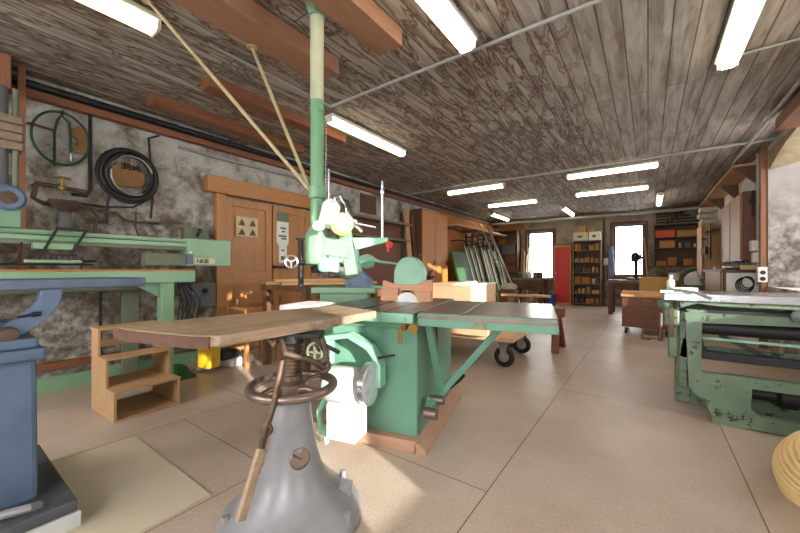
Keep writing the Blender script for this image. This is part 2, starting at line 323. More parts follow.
lamp(.53, 3.13, 1.5, 'y', 'bright tube lamp at the top right above the planer', w=.13)
lamp(-2.98, 6.85, 1.25, 'x', 'crosswise tube lamp at left in the nearer back row')
lamp(-2.84, 8.88, 1.25, 'x', 'crosswise tube lamp at left in the farther back row')
lamp(-.53, 6.93, 1.35, 'x', 'crosswise tube lamp at right in the nearer back row')
lamp(-.66, 8.72, 1.35, 'x', 'crosswise tube lamp at right in the farther back row')
lamp(-3.90, 11.0, 1.5, 'y', 'small far lengthwise tube lamp above the leaning ladder')
lamp(-1.90, 11.1, 1.5, 'y', 'small far lengthwise tube lamp above the shelf with cartons')
lamp(.23, 10.5, 1.5, 'y', 'far lengthwise tube lamp right of the right back window')
# conduits
def conduit(label, pts, r, mat='pipe_grey', name='conduit', cat='pipe', grp=None): return tag(obj(name, mat, ('tube', pts, r, 10)), label, cat, grp)
conduit('thin white conduit crossing the ceiling from the green column to the top right', [(-2.75, 2.56, 2.885), (XR, 2.56, 2.885)], .014)
conduit('thin conduit on the ceiling along the boards behind the green column', [(-2.75, 1.3, 2.885), (-2.75, 2.54, 2.885)], .011)
conduit('grey pipe across the ceiling over the nearer crosswise lamps', [(-4.5, 6.58, 2.87), (XR, 6.58, 2.87)], .02)
conduit('grey pipe running across below the ceiling in front of the back wall', [(-4.5, 11.9, 2.74), (XR, 11.9, 2.74)], .035)
conduit('grey pipe along the right ceiling edge above the plank shelf', [(1.12, -1.5, 2.86), (1.12, 7.6, 2.86), (1.12, 7.7, 2.8)], .02)
conduit('short conduit on the ceiling at right of the top right lamp', [(.6, 3.87, 2.885), (XR, 3.87, 2.885)], .012)
conduit('upright grey pipe on the right wall beside the orange-brown post', [(XR-.05, 7.34, .9), (XR-.05, 7.34, 2.88)], .03)
conduit('thick black pipe along the top of the left wall', [(XL+.06, YF+.1, 2.82), (XL+.06, 12.4, 2.82)], .035, 'black')
conduit('thinner dark pipe beneath the thick black pipe on the left wall', [(XL+.05, YF+.1, 2.778), (XL+.05, 12.4, 2.778)], .012, 'dark_iron')
conduit('pale pipe on the stone wall above the honey-brown doors', [(XL+.05, 1.80, 2.60), (XL+.05, 4.1, 2.60)], .02, 'alu')
# small things on the left wall
def onL(y, z, d=.03): return (XL+d, y, z)
t = thing('garden_hose', 'dark green hose coiled in a loop on the left stone wall', 'hose', onL(.79, 2.4))
obj('coil', 'hose_green', ('tube', ringpts((0, 0, 0), .20, 'x', 40, .25), .011, 10, True), ('tube', [(.02, -.05, -.28), (.02, -.05, .05), (.02, -.03, .16), (.02, .0, .215), (.02, .05, .16), (.02, .06, .02), (.02, .06, -.14)], .011, 10), parent=t)
obj('nozzle', 'steel', ('cyl', (.02, .06, -.13), (.02, .06, -.21), .013), parent=t)
obj('hook', 'dark_iron', ('tube', [(-.03, 0, .22), (.05, 0, .22), (.06, 0, .25)], .008, 8), parent=t)
tag(obj('wall_hook', 'rusty', ('tube', [onL(.55, 2.47, 0), onL(.57, 2.45, .12), onL(.72, 2.43, .14)], .012, 8)), 'iron hook sticking out left inside the hose loop', 'hook')
tag(obj('template_board', 'card_brown', ('prism', [(.86, 2.52), (.92, 2.56), (.98, 2.5), (1.0, 2.3), (.88, 2.29), (.87, 2.33), (.91, 2.37), (.90, 2.43), (.86, 2.45)], XL+.01, XL+.035, 'yz')), 'curved brown wooden template hung at the hose loop right edge', 'board')
t = thing('cable_reel', 'round reel of black cable with pale ring hung on the stone wall', 'cable reel', onL(1.31, 2.15, .05))
obj('cable_bundle', 'black', *[('tube', ringpts((.01+.03*(k % 2), 0, 0), .265-.022*k, 'x', 40, .28-.022*k), .017, 10, True) for k in range(4)], parent=t)
obj('rim', 'alu', ('tube', ringpts((.06, .02, 0), .185, 'x', 20, .205, .3, 2.2, True), .009, 8), ('tube', ringpts((.06, .02, 0), .185, 'x', 20, .205, 3.0, 5.2, True), .009, 8), parent=t)
obj('centre_board', 'card_brown', ('prism', [(-.15, .06), (-.06, .13), (.08, .10), (.14, .02), (.12, -.09), (.04, -.12), (-.10, -.13), (-.16, -.05)], 0, .03, 'yz'), parent=t)
obj('tools', 'dark_iron', *[('bar', (.045, -.07+.025*k, .12+.008*math.sin(k)), (.045, -.07+.025*k, .05+.01*(k % 3)), .01, .01) for k in range(7)], parent=t)
conduit('black cable hanging from the right of the cable reel', [onL(1.60, 2.68), onL(1.5, 2.62), onL(1.52, 2.3), onL(1.54, 2.0), onL(1.52, 1.72)], .012, 'black', 'cable', 'cable')
conduit('dark vertical pipe on wall between the hose and cable reel', [onL(1.0, 2.7), onL(1.0, 1.95), onL(.97, 1.88), onL(.86, 1.88)], .016, 'dark_iron')
t = thing('water_pipes', 'rusty iron pipework with a valve on the left wall above green beam', 'pipe', onL(0, 0, .045))
obj('pipe', 'rusty', ('tube', [(0, .60, 1.9), (0, .62, 1.94), (0, .95, 1.92), (.0, .97, 1.90)], .018, 10), parent=t)
obj('pipe', 'rusty', ('tube', [(.01, .62, 1.93), (.01, .60, 1.80), (.01, .66, 1.76), (.01, .8, 1.76)], .02, 10), parent=t)
obj('pipe', 'rusty', ('tube', [(.02, .9, 1.76), (.02, 1.0, 1.75), (.02, 1.05, 1.68), (.02, 1.02, 1.5)], .014, 10), parent=t)
obj('pipe', 'rusty', ('tube', [(.02, 1.05, 1.74), (.02, 1.2, 1.74), (.02, 1.26, 1.68), (.02, 1.36, 1.66), (.02, 1.6, 1.67)], .014, 10), parent=t)
obj('pipe', 'rusty', ('tube', [(.02, 1.36, 1.66), (.02, 1.37, 1.6), (.02, 1.4, 1.5)], .012, 10), parent=t)
obj('valve', 'brass', ('cyl', (.02, .79, 1.90), (.02, .79, 2.01), .012), ('cyl', (.02, .73, 2.02), (.02, .85, 2.02), .012), ('lathe', [(.03, 0), (.035, .02), (.02, .05)], (.0, .79, 1.91)), parent=t)
obj('tap', 'rusty', ('cyl', (.02, 1.37, 1.66), (.02, 1.37, 1.76), .01), ('bar', (.02, 1.33, 1.76), (.02, 1.41, 1.76), .012, .012), ('cyl', (.02, 1.58, 1.67), (.1, 1.58, 1.67), .02), parent=t)
t = thing('wall_funnel', 'rusty iron funnel on a dark grey pipe behind the green beam', 'funnel', onL(.80, 1.5, .12))
obj('bowl', 'rusty', ('lathe', [(.045, .16), (.05, .2), (.11, .26), (.115, .29), (.09, .29)], (0, 0, 0)), parent=t)
obj('neck', 'grey_panel', ('cyl', (0, 0, -.05), (0, 0, .18), .05), parent=t)
conduit('dark cable from the reel sweeping down over the pipes', [onL(1.15, 1.95, .06), onL(1.13, 1.82, .06), onL(1.12, 1.62, .06)], .012, 'black', 'cable', 'cable')
conduit('long dark cable drooping along the wall under the cable reel', [onL(.85, 1.8, .05), onL(1.1, 1.79, .05), onL(1.35, 1.82, .05), onL(1.5, 1.93, .05), onL(1.56, 2.05, .05)], .01, 'black', 'cable', 'cable')
conduit('thin dark pipe on the stone wall beneath the green table', [onL(1.08, 0.25), onL(1.08, 1.05)], .012, 'dark_iron')
t = thing('switch_box', 'dark metal switch box low on the wall left of the doors', 'switch box', onL(2.06, .83, .06))
obj('body', 'grey_panel', ('box', -.06, .06, -.15, .14, -.15, .15), parent=t, bevel=.008); obj('knob', 'dark_iron', ('cyl', (.06, 0, .05), (.09, 0, .05), .03), parent=t)
obj('cable_loops', 'black', *[('tube', [(.05, -.2-.03*k, .15), (.1, -.22-.02*k, -.05), (.08, -.16-.05*k, -.25), (.03, -.26, -.35)], .008, 8) for k in range(4)], parent=t)
t = thing('switch_box', 'small dark switch box on the wall above the green box end', 'switch box', onL(1.98, 1.55, .05))
obj('body', 'dust', ('box', -.05, .05, -.14, .14, -.12, .1), parent=t, bevel=.006); obj('lever', 'dark_iron', ('bar', (.05, 0, 0), (.12, 0, .06), .02, .02), ('cyl', (.12, 0, .04), (.12, 0, .09), .02), parent=t)
# reddish brown wall cabinet and grey pipe at the extreme left
tag(obj('wall_cabinet', 'post', ('box', XL, XL+.34, .02, .44, 2.62, ZC-.0), bevel=.01), 'reddish brown cabinet high in the top left corner', 'cabinet')
t = thing('wrapped_pipe', 'grey upright pipe with wood blocks strapped round it at far left', 'pipe', (XL+.42, .36, 0))
obj('pipe', 'grey_panel', ('cyl', (0, 0, 1.5), (0, 0, 2.6), .055), parent=t); obj('pipe', 'dust', ('cyl', (.02, .09, 1.5), (.02, .09, 2.6), .02), parent=t)
obj('clamp_block', 'grey_wood', *[('box', -.09, .08, -.1, .13, 2.1+.07*k, 2.165+.07*k) for k in range(4)], parent=t, bevel=.012)

# honey-brown double doors on the left wall
t = thing('wall_closet', 'honey-brown panelled double doors with papers set in the left stone wall', 'door', (XL, 2.15, 0))
obj('lintel', 'door_rail', ('box', 0, .12, -.05, 1.95, 2.13, 2.34), parent=t, bevel=.01)
for yy in (0.08, 1.62): obj('jamb', 'door_wood', ('box', 0, .08, yy, yy+.12, 0, 2.13), parent=t, bevel=.006)
def leaf(ya, yb, za, zb):
    d = obj('door', 'door_wood', ('box', .015, .035, ya+.1, yb-.1, za+.1, zb-.1), ('box', .01, .055, ya, ya+.1, za, zb), ('box', .01, .055, yb-.1, yb, za, zb), ('box', .01, .055, ya+.1, yb-.1, za, za+.12), ('box', .01, .055, ya+.1, yb-.1, zb-.1, zb), parent=t, bevel=.004); return d
leaf(.20, .90, 1.0, 2.1); leaf(.92, 1.62, 1.0, 2.1)
for ya, yb in ((.20, .90), (.92, 1.62)):
    d = leaf(ya, yb, .05, .93); obj('handle', 'steel', ('box', .055, .075, ya+.12 if ya > .5 else ya+.14, ya+.15 if ya > .5 else ya+.17, .62, .74), parent=d)
obj('middle_rail', 'door_rail', ('box', 0, .085, .1, 1.72, .93, 1.0), parent=t)
p = tag(obj('poster', 'paper', ('box', XL+.056, XL+.060, 2.50, 2.82, 1.60, 1.87)), 'yellowed paper with four sketches pinned on the left door', 'poster')
obj('sketch', 'ink', *[('prism', [(yy, zz), (yy+.1, zz), (yy+.08, zz+.05), (yy+.05, zz+.09), (yy+.02, zz+.04)], XL+.060, XL+.0615, 'yz') for yy, zz in ((2.53, 1.75), (2.69, 1.75), (2.53, 1.62), (2.69, 1.62))], parent=p)
p = tag(obj('notice', 'white_paper', ('prism', [(3.13, 1.87), (3.34, 1.87), (3.34, 1.55), (3.31, 1.5), (3.31, 1.24), (3.17, 1.24), (3.17, 1.5), (3.13, 1.55)], XL+.056, XL+.059, 'yz')), 'long white printed notice with grey top pinned on right door', 'notice')
obj('header', 'dust', ('box', XL+.056, XL+.06, 3.13, 3.34, 1.87, 2.02), parent=p)
[obj('print', 'ink', ('box', XL+.059, XL+.0605, 3.17+a, 3.17+a+w_, zz, zz+.025), parent=p) for a, w_, zz in ((.02, .1, 1.76), (.05, .05, 1.71), (-.01, .14, 1.64), (.04, .09, 1.6), (.04, .05, 1.42), (.03, .07, 1.32), (.03, .07, 1.29))]
tag(obj('ledge', 'dark_iron', ('box', XL+.055, XL+.12, 3.06, 3.42, 1.16, 1.2)), 'black ledge on right door below the white notice', 'ledge')
# picture on wall, dark red panel
p = tag(obj('picture_frame', 'brown', ('box', XL, XL+.03, 5.04, 5.50, 2.27, 2.64), bevel=.004), 'small brown framed picture high on the left wall past the column', 'picture'); obj('print', 'ink', ('box', XL+.03, XL+.034, 5.11, 5.43, 2.34, 2.57), parent=p)
t = thing('wall_shelf', 'dark reddish shelf on the left wall past the honey-brown doors', 'shelf', (XL, 4.4, 0))
obj('back_panel', 'chest', ('box', .05, .09, 0, 1.9, .4, 2.1), parent=t); obj('board', 'grey_wood', ('box', .02, .35, -.05, 1.95, 2.1, 2.14), parent=t); obj('board', 'grey_wood', ('box', .09, .35, 0, 1.9, 1.75, 1.78), parent=t)

# ------------------------------------------------------------------ iron pedestal with handwheel, slab on top
t = thing('roller_stand', 'grey cast iron pedestal with a handwheel and screw under the weathered slab', 'pedestal', (-1.34, 1.01, 0), YAW)
obj('pedestal_base', 'iron', ('lathe', [(.315, 0), (.32, .02), (.31, .045), (.27, .075), (.215, .115), (.165, .17), (.13, .24), (.108, .33), (.092, .43), (.082, .52), (.078, .575), (.06, .58)], {'seg': 48}),
    ('box', .21, .27, .02, .08, .075, .125), ('cyl', (-.25, -.12, .05), (-.25, -.12, .09), .016), ('cyl', (.27, -.1, .05), (.27, -.1, .085), .016), ('cyl', (.2, .2, .05), (.2, .2, .1), .016), parent=t, bevel=.002)
lab = obj('maker_badge', 'wheel_iron', ('lathe', [(.046, 0), (.046, .006), (.04, .009), (.038, .006)], (.058, -.088, .32), (.55, -.82, .25)), *[('bar', (.03+.012*k, -.103-.002*k+.009*k, .345-.012*k), (.052+.012*k, -.108+.014*k, .33-.012*k), .008, .008) for k in range(3)], parent=t)
hw = obj('handwheel', 'wheel_iron', ('tube', ringpts((0, 0, .61), .185, 'z', 44), .021, 12, True), ('lathe', [(.05, .57), (.066, .58), (.066, .625), (.045, .64), (.045, .66)], {}), parent=t)
for k in range(4):
    a = PI/4+k*PI/2; obj('spoke', 'wheel_iron', ('tube', [(.05*math.cos(a), .05*math.sin(a), .60), (.11*math.cos(a+.1), .11*math.sin(a+.1), .62), (.18*math.cos(a+.2), .18*math.sin(a+.2), .61)], [.018, .012, .014], 10), parent=hw)
prof = []
for k in range(11): prof += [(.034, .64+.017*k), (.044, .648+.017*k)]
obj('screw', 'rusty', ('lathe', prof+[(.034, .83)], {}), parent=t)
obj('head_bracket', 'dark_iron', ('lathe', [(.04, .80), (.055, .81), (.055, .86), (.03, .865)], {}), ('box', -.12, .14, -.05, .05, .835, .858), parent=t, bevel=.004)
obj('side_arm', 'rusty', ('tube', [(-.05, -.02, .84), (.0, -.1, .78), (.09, -.07, .75), (.15, -.02, .70), (.16, 0, .73), (.14, .02, .80), (.12, .02, .85)], .014, 10), ('tube', ringpts((.15, -.03, .71), .028, 'y', 16), .008, 8, True), ('tube', [(-.05, 0, .84), (-.09, .0, .80), (-.13, .02, .83), (-.18, .02, .83)], .013, 8), parent=t)
slab = tag(obj('wooden_slab', 'slab', ('prism', [(-1.27, .64), (-1.26, 1.2), (-1.29, 1.56), (-1.74, 1.66), (-1.79, 1.25), (-1.83, .75), (-1.82, .48), (-1.70, .49), (-1.5, .54), (-1.36, .58), (-1.30, .62)], .862, .906, 'xy'), bevel=.008), 'weathered wooden slab with rough edge lying on the iron pedestal', 'board')
obj('bark_edge', 'bark', ('prism', [(-1.83, .75), (-1.825, .475), (-1.70, .482), (-1.5, .53), (-1.36, .57), (-1.295, .612), (-1.31, .625), (-1.37, .59), (-1.5, .55), (-1.69, .50), (-1.81, .49), (-1.815, .75)], .860, .902, 'xy'), parent=slab)
t = thing('hand_clamp', 'iron bar with long wooden handle hanging beside the grey pedestal', 'clamp', (-1.34, 1.01, 0), YAW)
obj('bar', 'rusty', ('tube', [(.0, -.14, .76), (-.01, -.215, .60), (-.035, -.225, .52), (-.055, -.235, .42)], [.011, .012, .014, .013], 10), ('tube', ringpts((-.035, -.225, .51), .02, 'y', 14), .008, 8, True), parent=t)
obj('handle', 'slab', ('bar', (-.05, -.235, .44), (-.105, -.30, .20), .026, .036), parent=t, bevel=.006)

# ------------------------------------------------------------------ green table saw (local frame: origin at near right corner of its body)
SO, SR = (-1.2, 1.86, 0), math.radians(14)
saw = thing('table_saw', 'turquoise-green table saw with dark iron table, motor and side extension', 'table saw', SO, SR)
obj('body', 'teal', ('box', -.64, 0, 0, .93, .03, .83), ('box', -.66, .02, -.02, .03, .76, .83), parent=saw, bevel=.012)
obj('plinth', 'sill', ('box', -.80, .02, -.07, 0, 0, .075), ('prism', [(0, 0), (.085, 0), (.075, .03), (0, .075)], -.07, 1.02, 'xz'), ('box', -.8, 0, .93, 1.0, 0, .07), parent=saw, bevel=.004)
tb = obj('tabletop', 'table_iron', ('box', -.76, -.40, -.10, 1.0, .855, .88), ('box', -.385, -.20, -.10, 1.0, .855, .878), ('box', -.185, .01, -.10, 1.0, .855, .88), parent=saw, bevel=.003)
obj('table_rim', 'pale_teal', ('box', -.76, .01, -.12, -.085, .815, .874), ('box', -.78, -.76, -.12, 1.0, .815, .874), ('box', -.76, .01, .98, 1.0, .815, .874), ('box', -.76, .01, -.1, 1.0, .82, .85), parent=saw, bevel=.006)
obj('table_wing', 'white', ('box', -1.06, -.79, -.06, .30, .835, .885), parent=saw, bevel=.014)
ext = obj('extension_table', 'table_iron', ('box', .03, .30, -.07, .80, .853, .882), ('box', .308, .82, -.07, .80, .853, .882), parent=saw, bevel=.003)
obj('edge_rail', 'teal', ('box', .03, .81, -.085, -.055, .80, .85), ('box', .79, .82, -.08, .79, .80, .85), ('box', .03, .81, .77, .80, .80, .85), ('box', .03, .81, -.09, -.07, .845, .875), parent=ext, bevel=.003)
obj('rail_strip', 'wheel_iron', ('box', .04, .815, -.098, -.088, .848, .868), parent=ext)
obj('bolt', 'brass', ('cyl', (.38, -.085, .826), (.38, -.1, .826), .012, {'seg': 8}), parent=ext); obj('bolt', 'brass', ('cyl', (.42, -.085, .826), (.42, -.1, .826), .014, {'seg': 8}), parent=ext)
obj('slot_cover', 'dark_iron', ('box', -.20, -.186, -.09, .98, .87, .8795), ('box', -.40, -.386, -.09, .98, .87, .8795), parent=saw)
arm = obj('swing_arm', 'teal', ('bar', (.06, .05, .82), (.10, .22, .30), .05, .035), ('bar', (.10, .22, .30), (.53, .32, .81), .022, .045), ('lathe', [(.045, 0), (.05, .02), (.05, .07), (.03, .08)], (.02, .16, .26), (1, 0, 0)), ('bar', (.06, .05, .24), (.1, .24, .30), .05, .06), parent=saw, bevel=.004)
obj('pivot', 'wheel_iron', ('cyl', (.04, .03, .225), (.12, .03, .225), .035), ('cyl', (.05, .13, .28), (.14, .13, .28), .028), parent=arm)
obj('brace', 'brown', ('bar', (.02, .33, .82), (.03, .33, .40), .02, .035), parent=saw)
obj('lock_handle', 'brass', ('cyl', (-.04, -.10, .80), (-.04, -.16, .79), .02), ('cyl', (-.06, -.15, .79), (-.06, -.15, .70), .012), ('cyl', (.02, -.12, .79), (.02, -.15, .79), .03), parent=saw)
obj('foot_pedal', 'dark_iron', ('tube', [(.0, .55, .2), (.08, .56, .22), (.14, .60, .27), (.17, .66, .30)], .012, 8), parent=saw)
mo = obj('motor', 'white', ('lathe', [(.05, 0), (.10, .015), (.115, .04), (.115, .22), (.09, .25)], (-.54, -.20, .42), (1, 0, 0)), ('box', -.50, -.30, -.28, -.12, .10, .32), ('box', -.46, -.34, -.16, 0, .34, .46), parent=saw, bevel=.005)
obj('belt_guard', 'steel', ('lathe', [(.10, 0), (.13, .01), (.13, .045), (.11, .055), (.02, .058)], (-.27, -.20, .45), (1, 0, 0)), parent=mo)
obj('guard_frame', 'pale_teal', ('prism', [(-.62, .50), (-.62, .70), (-.44, .73), (-.28, .66), (-.20, .54), (-.20, .40), (-.225, .40), (-.225, .53), (-.30, .63), (-.44, .695), (-.59, .67), (-.59, .50)], -.13, -.04, 'xz'), parent=saw, bevel=.006)
obj('lever', 'dark_iron', ('cyl', (-.24, -.1, .58), (-.10, -.14, .62), .007), parent=saw); obj('crank_shaft', 'dark_iron', ('cyl', (-.6, -.18, .66), (-.46, -.2, .62), .014), parent=saw)
obj('tilt_handwheel', 'dust', ('tube', ringpts((-.70, -.12, .58), .06, 'y', 24), .010, 8, True), ('bar', (-.76, -.12, .58), (-.64, -.12, .58), .012, .012), ('bar', (-.70, -.12, .52), (-.70, -.12, .64), .012, .012), ('cyl', (-.70, -.12, .58), (-.70, .0, .58), .014), parent=saw)
obj('pipes', 'pale_teal', ('tube', [(-.62, -.16, .06), (-.62, -.18, .22), (-.57, -.18, .30), (-.50, -.16, .30)], .022, 10), ('tube', [(-.55, -.2, .03), (-.55, -.22, .12), (-.48, -.24, .15)], .018, 10), parent=saw)
obj('saw_blade', 'alu', ('prism', [(-.28+.11*math.cos(k*PI/48)*(1 if k % 2 else .97), .85+.11*math.sin(k*PI/48)*(1 if k % 2 else .97)) for k in range(97)], .56, .563, 'xz'), parent=saw)
obj('wooden_fence', 'block', ('prism', [(-.52, .882), (-.36, .882), (-.34, .97), (-.24, .97), (-.22, .882), (-.08, .882), (-.08, 1.06), (-.13, 1.06), (-.22, 1.02), (-.40, 1.02), (-.50, 1.05), (-.52, 1.05)], .60, .63, 'xz'), ('box', -.52, -.36, .56, .60, .882, .99), ('box', -.2, -.08, .56, .60, .882, .97), parent=saw, bevel=.004)
hood = [(-.435, 1.0)]+[(-.30+.135*math.cos(a)*(1 if True else 0), 1.10+.155*math.sin(a)) for a in [PI-PI*k/20 for k in range(21)]]+[(-.165, 1.0)]
gd = obj('blade_guard', 'pale_teal', ('prism', hood, .64, .74, 'xz'), parent=saw, bevel=.012)
obj('guard_knob', 'dark_iron', ('cyl', (-.22, .69, 1.24), (-.22, .69, 1.29), .016), parent=gd)

# ------------------------------------------------------------------ green column hanging from the ceiling with the feed head
fx, fy = -1.745, 1.505
t = thing('feed_column', 'tall green column hung from the ceiling carrying a feed head over the saw', 'machine', (fx, fy, 0), YAW)
obj('column', 'col_green', ('cyl', (0, 0, 1.25), (0, 0, 2.24), .042, {'seg': 28}), ('lathe', [(.046, 2.17), (.046, 2.20)], {'seg': 28}), parent=t)
obj('sleeve', 'sleeve', ('cyl', (0, 0, 2.24), (0, 0, 2.80), .043, {'seg': 28}), parent=t)
obj('flange', 'green', ('lathe', [(.043, 2.78), (.052, 2.785), (.052, 2.83), (.07, 2.84), (.07, ZC)], {'seg': 28}), parent=t)
inv = Matrix.Translation((fx, fy, 0)) @ Matrix.Rotation(YAW, 4, 'Z'); inv = inv.inverted()
for e in ((-2.66, .87, ZC), (-2.36, 1.42, 2.78)):
    q = inv @ Vector(e); st = Vector((-.045, 0, 1.66)); obj('brace_rod', 'rod', ('tube', [st, st+(q-st)*.04, q], [.012, .012, .012], 8), ('cyl', q, q+Vector((0, 0, -.012)), .035), parent=t)
obj('collar', 'green', ('lathe', [(.042, 1.60), (.056, 1.605), (.056, 1.68), (.042, 1.69)], {}), parent=t)
def fp(px, py, w=0): return ((px-317)*.0065, w, 1.15+(269-py)*.0065)
obj('head_casting', 'green', ('lathe', [(.07, 1.18), (.075, 1.2), (.075, 1.36), (.05, 1.42)], {}), ('bar', fp(317, 245), fp(350, 250), .09, .12), ('bar', fp(345, 232, .0), fp(352, 275, .0), .07, .08), parent=t, bevel=.008)
md = obj('feed_motor', 'white', ('lathe', [(.04, 0), (.056, .015), (.056, .14), (.035, .17)], fp(331, 228, -.13), (.12, .35, .9), {'seg': 28}), parent=t)
obj('fan_cover', 'yellowed', ('lathe', [(.05, 0), (.068, .015), (.07, .05), (.05, .075), (.02, .08)], fp(342, 226, -.08), (.45, -.88, -.1), {'seg': 28}), parent=md)
obj('cable_gland', 'white', ('lathe', [(.028, 0), (.028, .05), (.02, .05), (.018, .02)], fp(325, 229, -.13), (-.2, -1, 0)), parent=md)
obj('support_arm', 'pale_teal', ('prism', [(fp(352, 0)[0], fp(0, 238)[2]), (fp(388, 0)[0], fp(0, 238)[2]), (fp(388, 0)[0], fp(0, 242)[2]), (fp(356, 0)[0], fp(0, 250)[2])], -.02, .03, 'xz'), parent=t, bevel=.004)
obj('rod', 'steel', ('cyl', fp(382, 181), fp(382, 240), .008), ('lathe', [(.012, 0), (.014, .01), (.012, .03)], fp(382, 194)), parent=t)
obj('rod', 'steel', ('cyl', fp(328, 168, .02), fp(328, 205, .02), .009), ('cyl', fp(325, 120, .02), fp(325, 205, .02), .005), parent=t)
obj('red_knob', 'red', ('lathe', [(.015, 0), (.022, .012), (.022, .03), (.01, .045)], fp(389, 248)), ('cyl', fp(388, 252), fp(388, 241), .006), parent=t)
obj('linkage', 'steel', ('tube', [fp(346, 212), fp(352, 220), fp(356, 226), fp(362, 232)], .014, 10), ('lathe', [(.012, 0), (.02, .02), (.02, .05), (.01, .06)], fp(354, 228)), ('bar', fp(350, 220), fp(346, 240), .03, .02), ('tube', [fp(337, 205), fp(335, 198), fp(340, 196), fp(345, 205), fp(347, 216)], .008, 8), ('cyl', fp(352, 223, -.03), fp(376, 228, -.03), .007), ('cyl', fp(346, 255), fp(341, 262), .03), parent=t)
obj('hose', 'black', ('tube', [fp(338, 196, .02), fp(346, 200, .04), fp(350, 210, .04), fp(349, 225, .02)], .006, 8), parent=t)
obj('lower_casting', 'pale_teal', ('bar', fp(335, 255, .0), fp(333, 272, .0), .07, .07), ('lathe', [(.03, 0), (.045, .02), (.045, .07), (.03, .09)], fp(326, 272, -.03)), parent=t, bevel=.008)

# mortising machine behind the saw
t = thing('mortising_machine', 'green slot mortiser with blue-grey carriage, long levers and handwheel behind the saw', 'machine', at(343, 291, z=.98), YAW)
def mp(px, py, w=0): return ((px-343)*.0085, w, .17+(269-py)*.0085)
t.location.z = 0; DZ = .0
dpt = (Matrix.Rotation(-YAW, 4, 'Z') @ Vector((t.location.x, t.location.y, 0))).y; kk = dpt/F
t.location = (Matrix.Rotation(YAW, 4, 'Z') @ Vector(((343-400)*3.3/F, 3.3, 0))); kk = 3.3/F
def mp(px, py, w=0): return ((px-343)*kk, w, H+(269-py)*kk)
obj('base_plate', 'green', ('box', mp(312, 0)[0], mp(376, 0)[0], -.05, .35, mp(0, 293)[2], mp(0, 287)[2]), ('box', mp(320, 0)[0], mp(368, 0)[0], .0, .3, 0, mp(0, 293)[2]), parent=t, bevel=.006)
obj('carriage', 'blue', ('prism', [(mp(345, 0)[0], mp(0, 287)[2]), (mp(373, 0)[0], mp(0, 287)[2]), (mp(370, 0)[0], mp(0, 279)[2]), (mp(362, 0)[0], mp(0, 271)[2]), (mp(352, 0)[0], mp(0, 274)[2]), (mp(346, 0)[0], mp(0, 280)[2])], -.02, .2, 'xz'), ('cyl', mp(349, 283, -.02), mp(349, 283, -.035), .02), ('cyl', mp(367, 281, -.02), mp(367, 281, -.035), .02), parent=t, bevel=.006)
obj('drill_motor', 'alu', ('lathe', [(.05, 0), (.08, .02), (.08, .2), (.05, .24)], mp(334, 265, .05), (.9, -.1, -.45)), parent=t)
obj('spindle_head', 'pale_teal', ('lathe', [(.03, 0), (.06, .03), (.075, .1), (.05, .16)], mp(357, 262, .05), (1, 0, .05)), ('bar', mp(352, 245, .06), mp(356, 275, .06), .09, .1), parent=t, bevel=.008)
obj('hand_lever', 'pale_teal', ('tube', [mp(360, 268), mp(362, 276), mp(366, 283), mp(372, 287), mp(392, 288)], .016, 10), parent=t)
obj('hand_lever', 'pale_teal', ('tube', [mp(362, 262, -.03), mp(372, 259, -.03), mp(380, 262, -.03), mp(398, 264, -.03)], [.03, .028, .014, .01], 10), parent=t)
obj('shaft', 'dark_iron', ('cyl', mp(296, 262, -.04), mp(345, 264, -.04), .022), ('lathe', [(.03, 0), (.07, .02), (.07, .08), (.03, .1)], mp(315, 264, -.04), (1, 0, 0)), ('lathe', [(.05, 0), (.06, .05), (.02, .08)], mp(318, 273, -.04)), parent=t)
obj('upright_bar', 'dark_iron', ('cyl', mp(301, 240), mp(301, 286), .025), ('bar', mp(296, 239), mp(308, 239), .03, .015), parent=t)
obj('handwheel', 'alu', ('tube', ringpts(mp(294, 262, -.08), .058, 'y', 24), .011, 8, True), *[('bar', mp(294, 262, -.08), tuple(Vector(mp(294, 262, -.08))+Vector((.055*math.cos(a), 0, .055*math.sin(a)))), .012, .012) for a in (.5, 2.6, 4.7)], parent=t)

# ------------------------------------------------------------------ long belt sander on the left
t = thing('belt_sander', 'long pale green belt sanding machine along the left stone wall', 'sanding machine', (-4.0, 0, 0))
ub = obj('upper_beam', 'sander_green', ('box', -.14, 0, -1.2, 1.66, 1.385, 1.468), ('box', 0, .012, -1.2, 1.66, 1.44, 1.468), parent=t, bevel=.006)
obj('groove', 'dark_iron', ('box', 0, .006, -1.2, 1.64, 1.424, 1.432), parent=ub); obj('under_rail', 'dust', ('box', -.10, -.01, -1.2, 1.66, 1.35, 1.385), parent=ub)
eb = obj('end_box', 'sander_green', ('box', -.18, .02, 1.66, 2.13, 1.185, 1.478), parent=t, bevel=.008)
obj('end_flange', 'blue_dark', ('box', -.02, .035, 1.655, 1.71, 1.20, 1.31), parent=eb); obj('knob', 'white', ('lathe', [(.012, 0), (.016, .01), (.008, .02)], (.02, 1.69, 1.325), (1, 0, 0)), parent=eb)
obj('drive_cover', 'dust', ('box', -.16, .01, 1.30, 1.66, 1.185, 1.31), parent=t, bevel=.008)
fc = bpy.data.curves.new('lettering', 'FONT'); fc.body = 'NKIII'; fc.size = .062; fc.extrude = .001; fc.space_character = .95; fc.offset = .0012
fo = bpy.data.objects.new('lettering_source', fc); C.objects.link(fo); dg = bpy.context.evaluated_depsgraph_get(); me = bpy.data.meshes.new_from_object(fo.evaluated_get(dg)); bpy.data.objects.remove(fo)
me.materials.clear(); me.materials.append(M['black']); lo = bpy.data.objects.new('lettering', me); C.objects.link(lo); lo.parent = eb; lo.location = (.0225, 1.75, 1.215); lo.rotation_euler = (PI/2, 0, PI/2)
obj('lettering_plate', 'cream', ('box', .019, .0215, 1.735, 1.95, 1.205, 1.268), parent=eb)
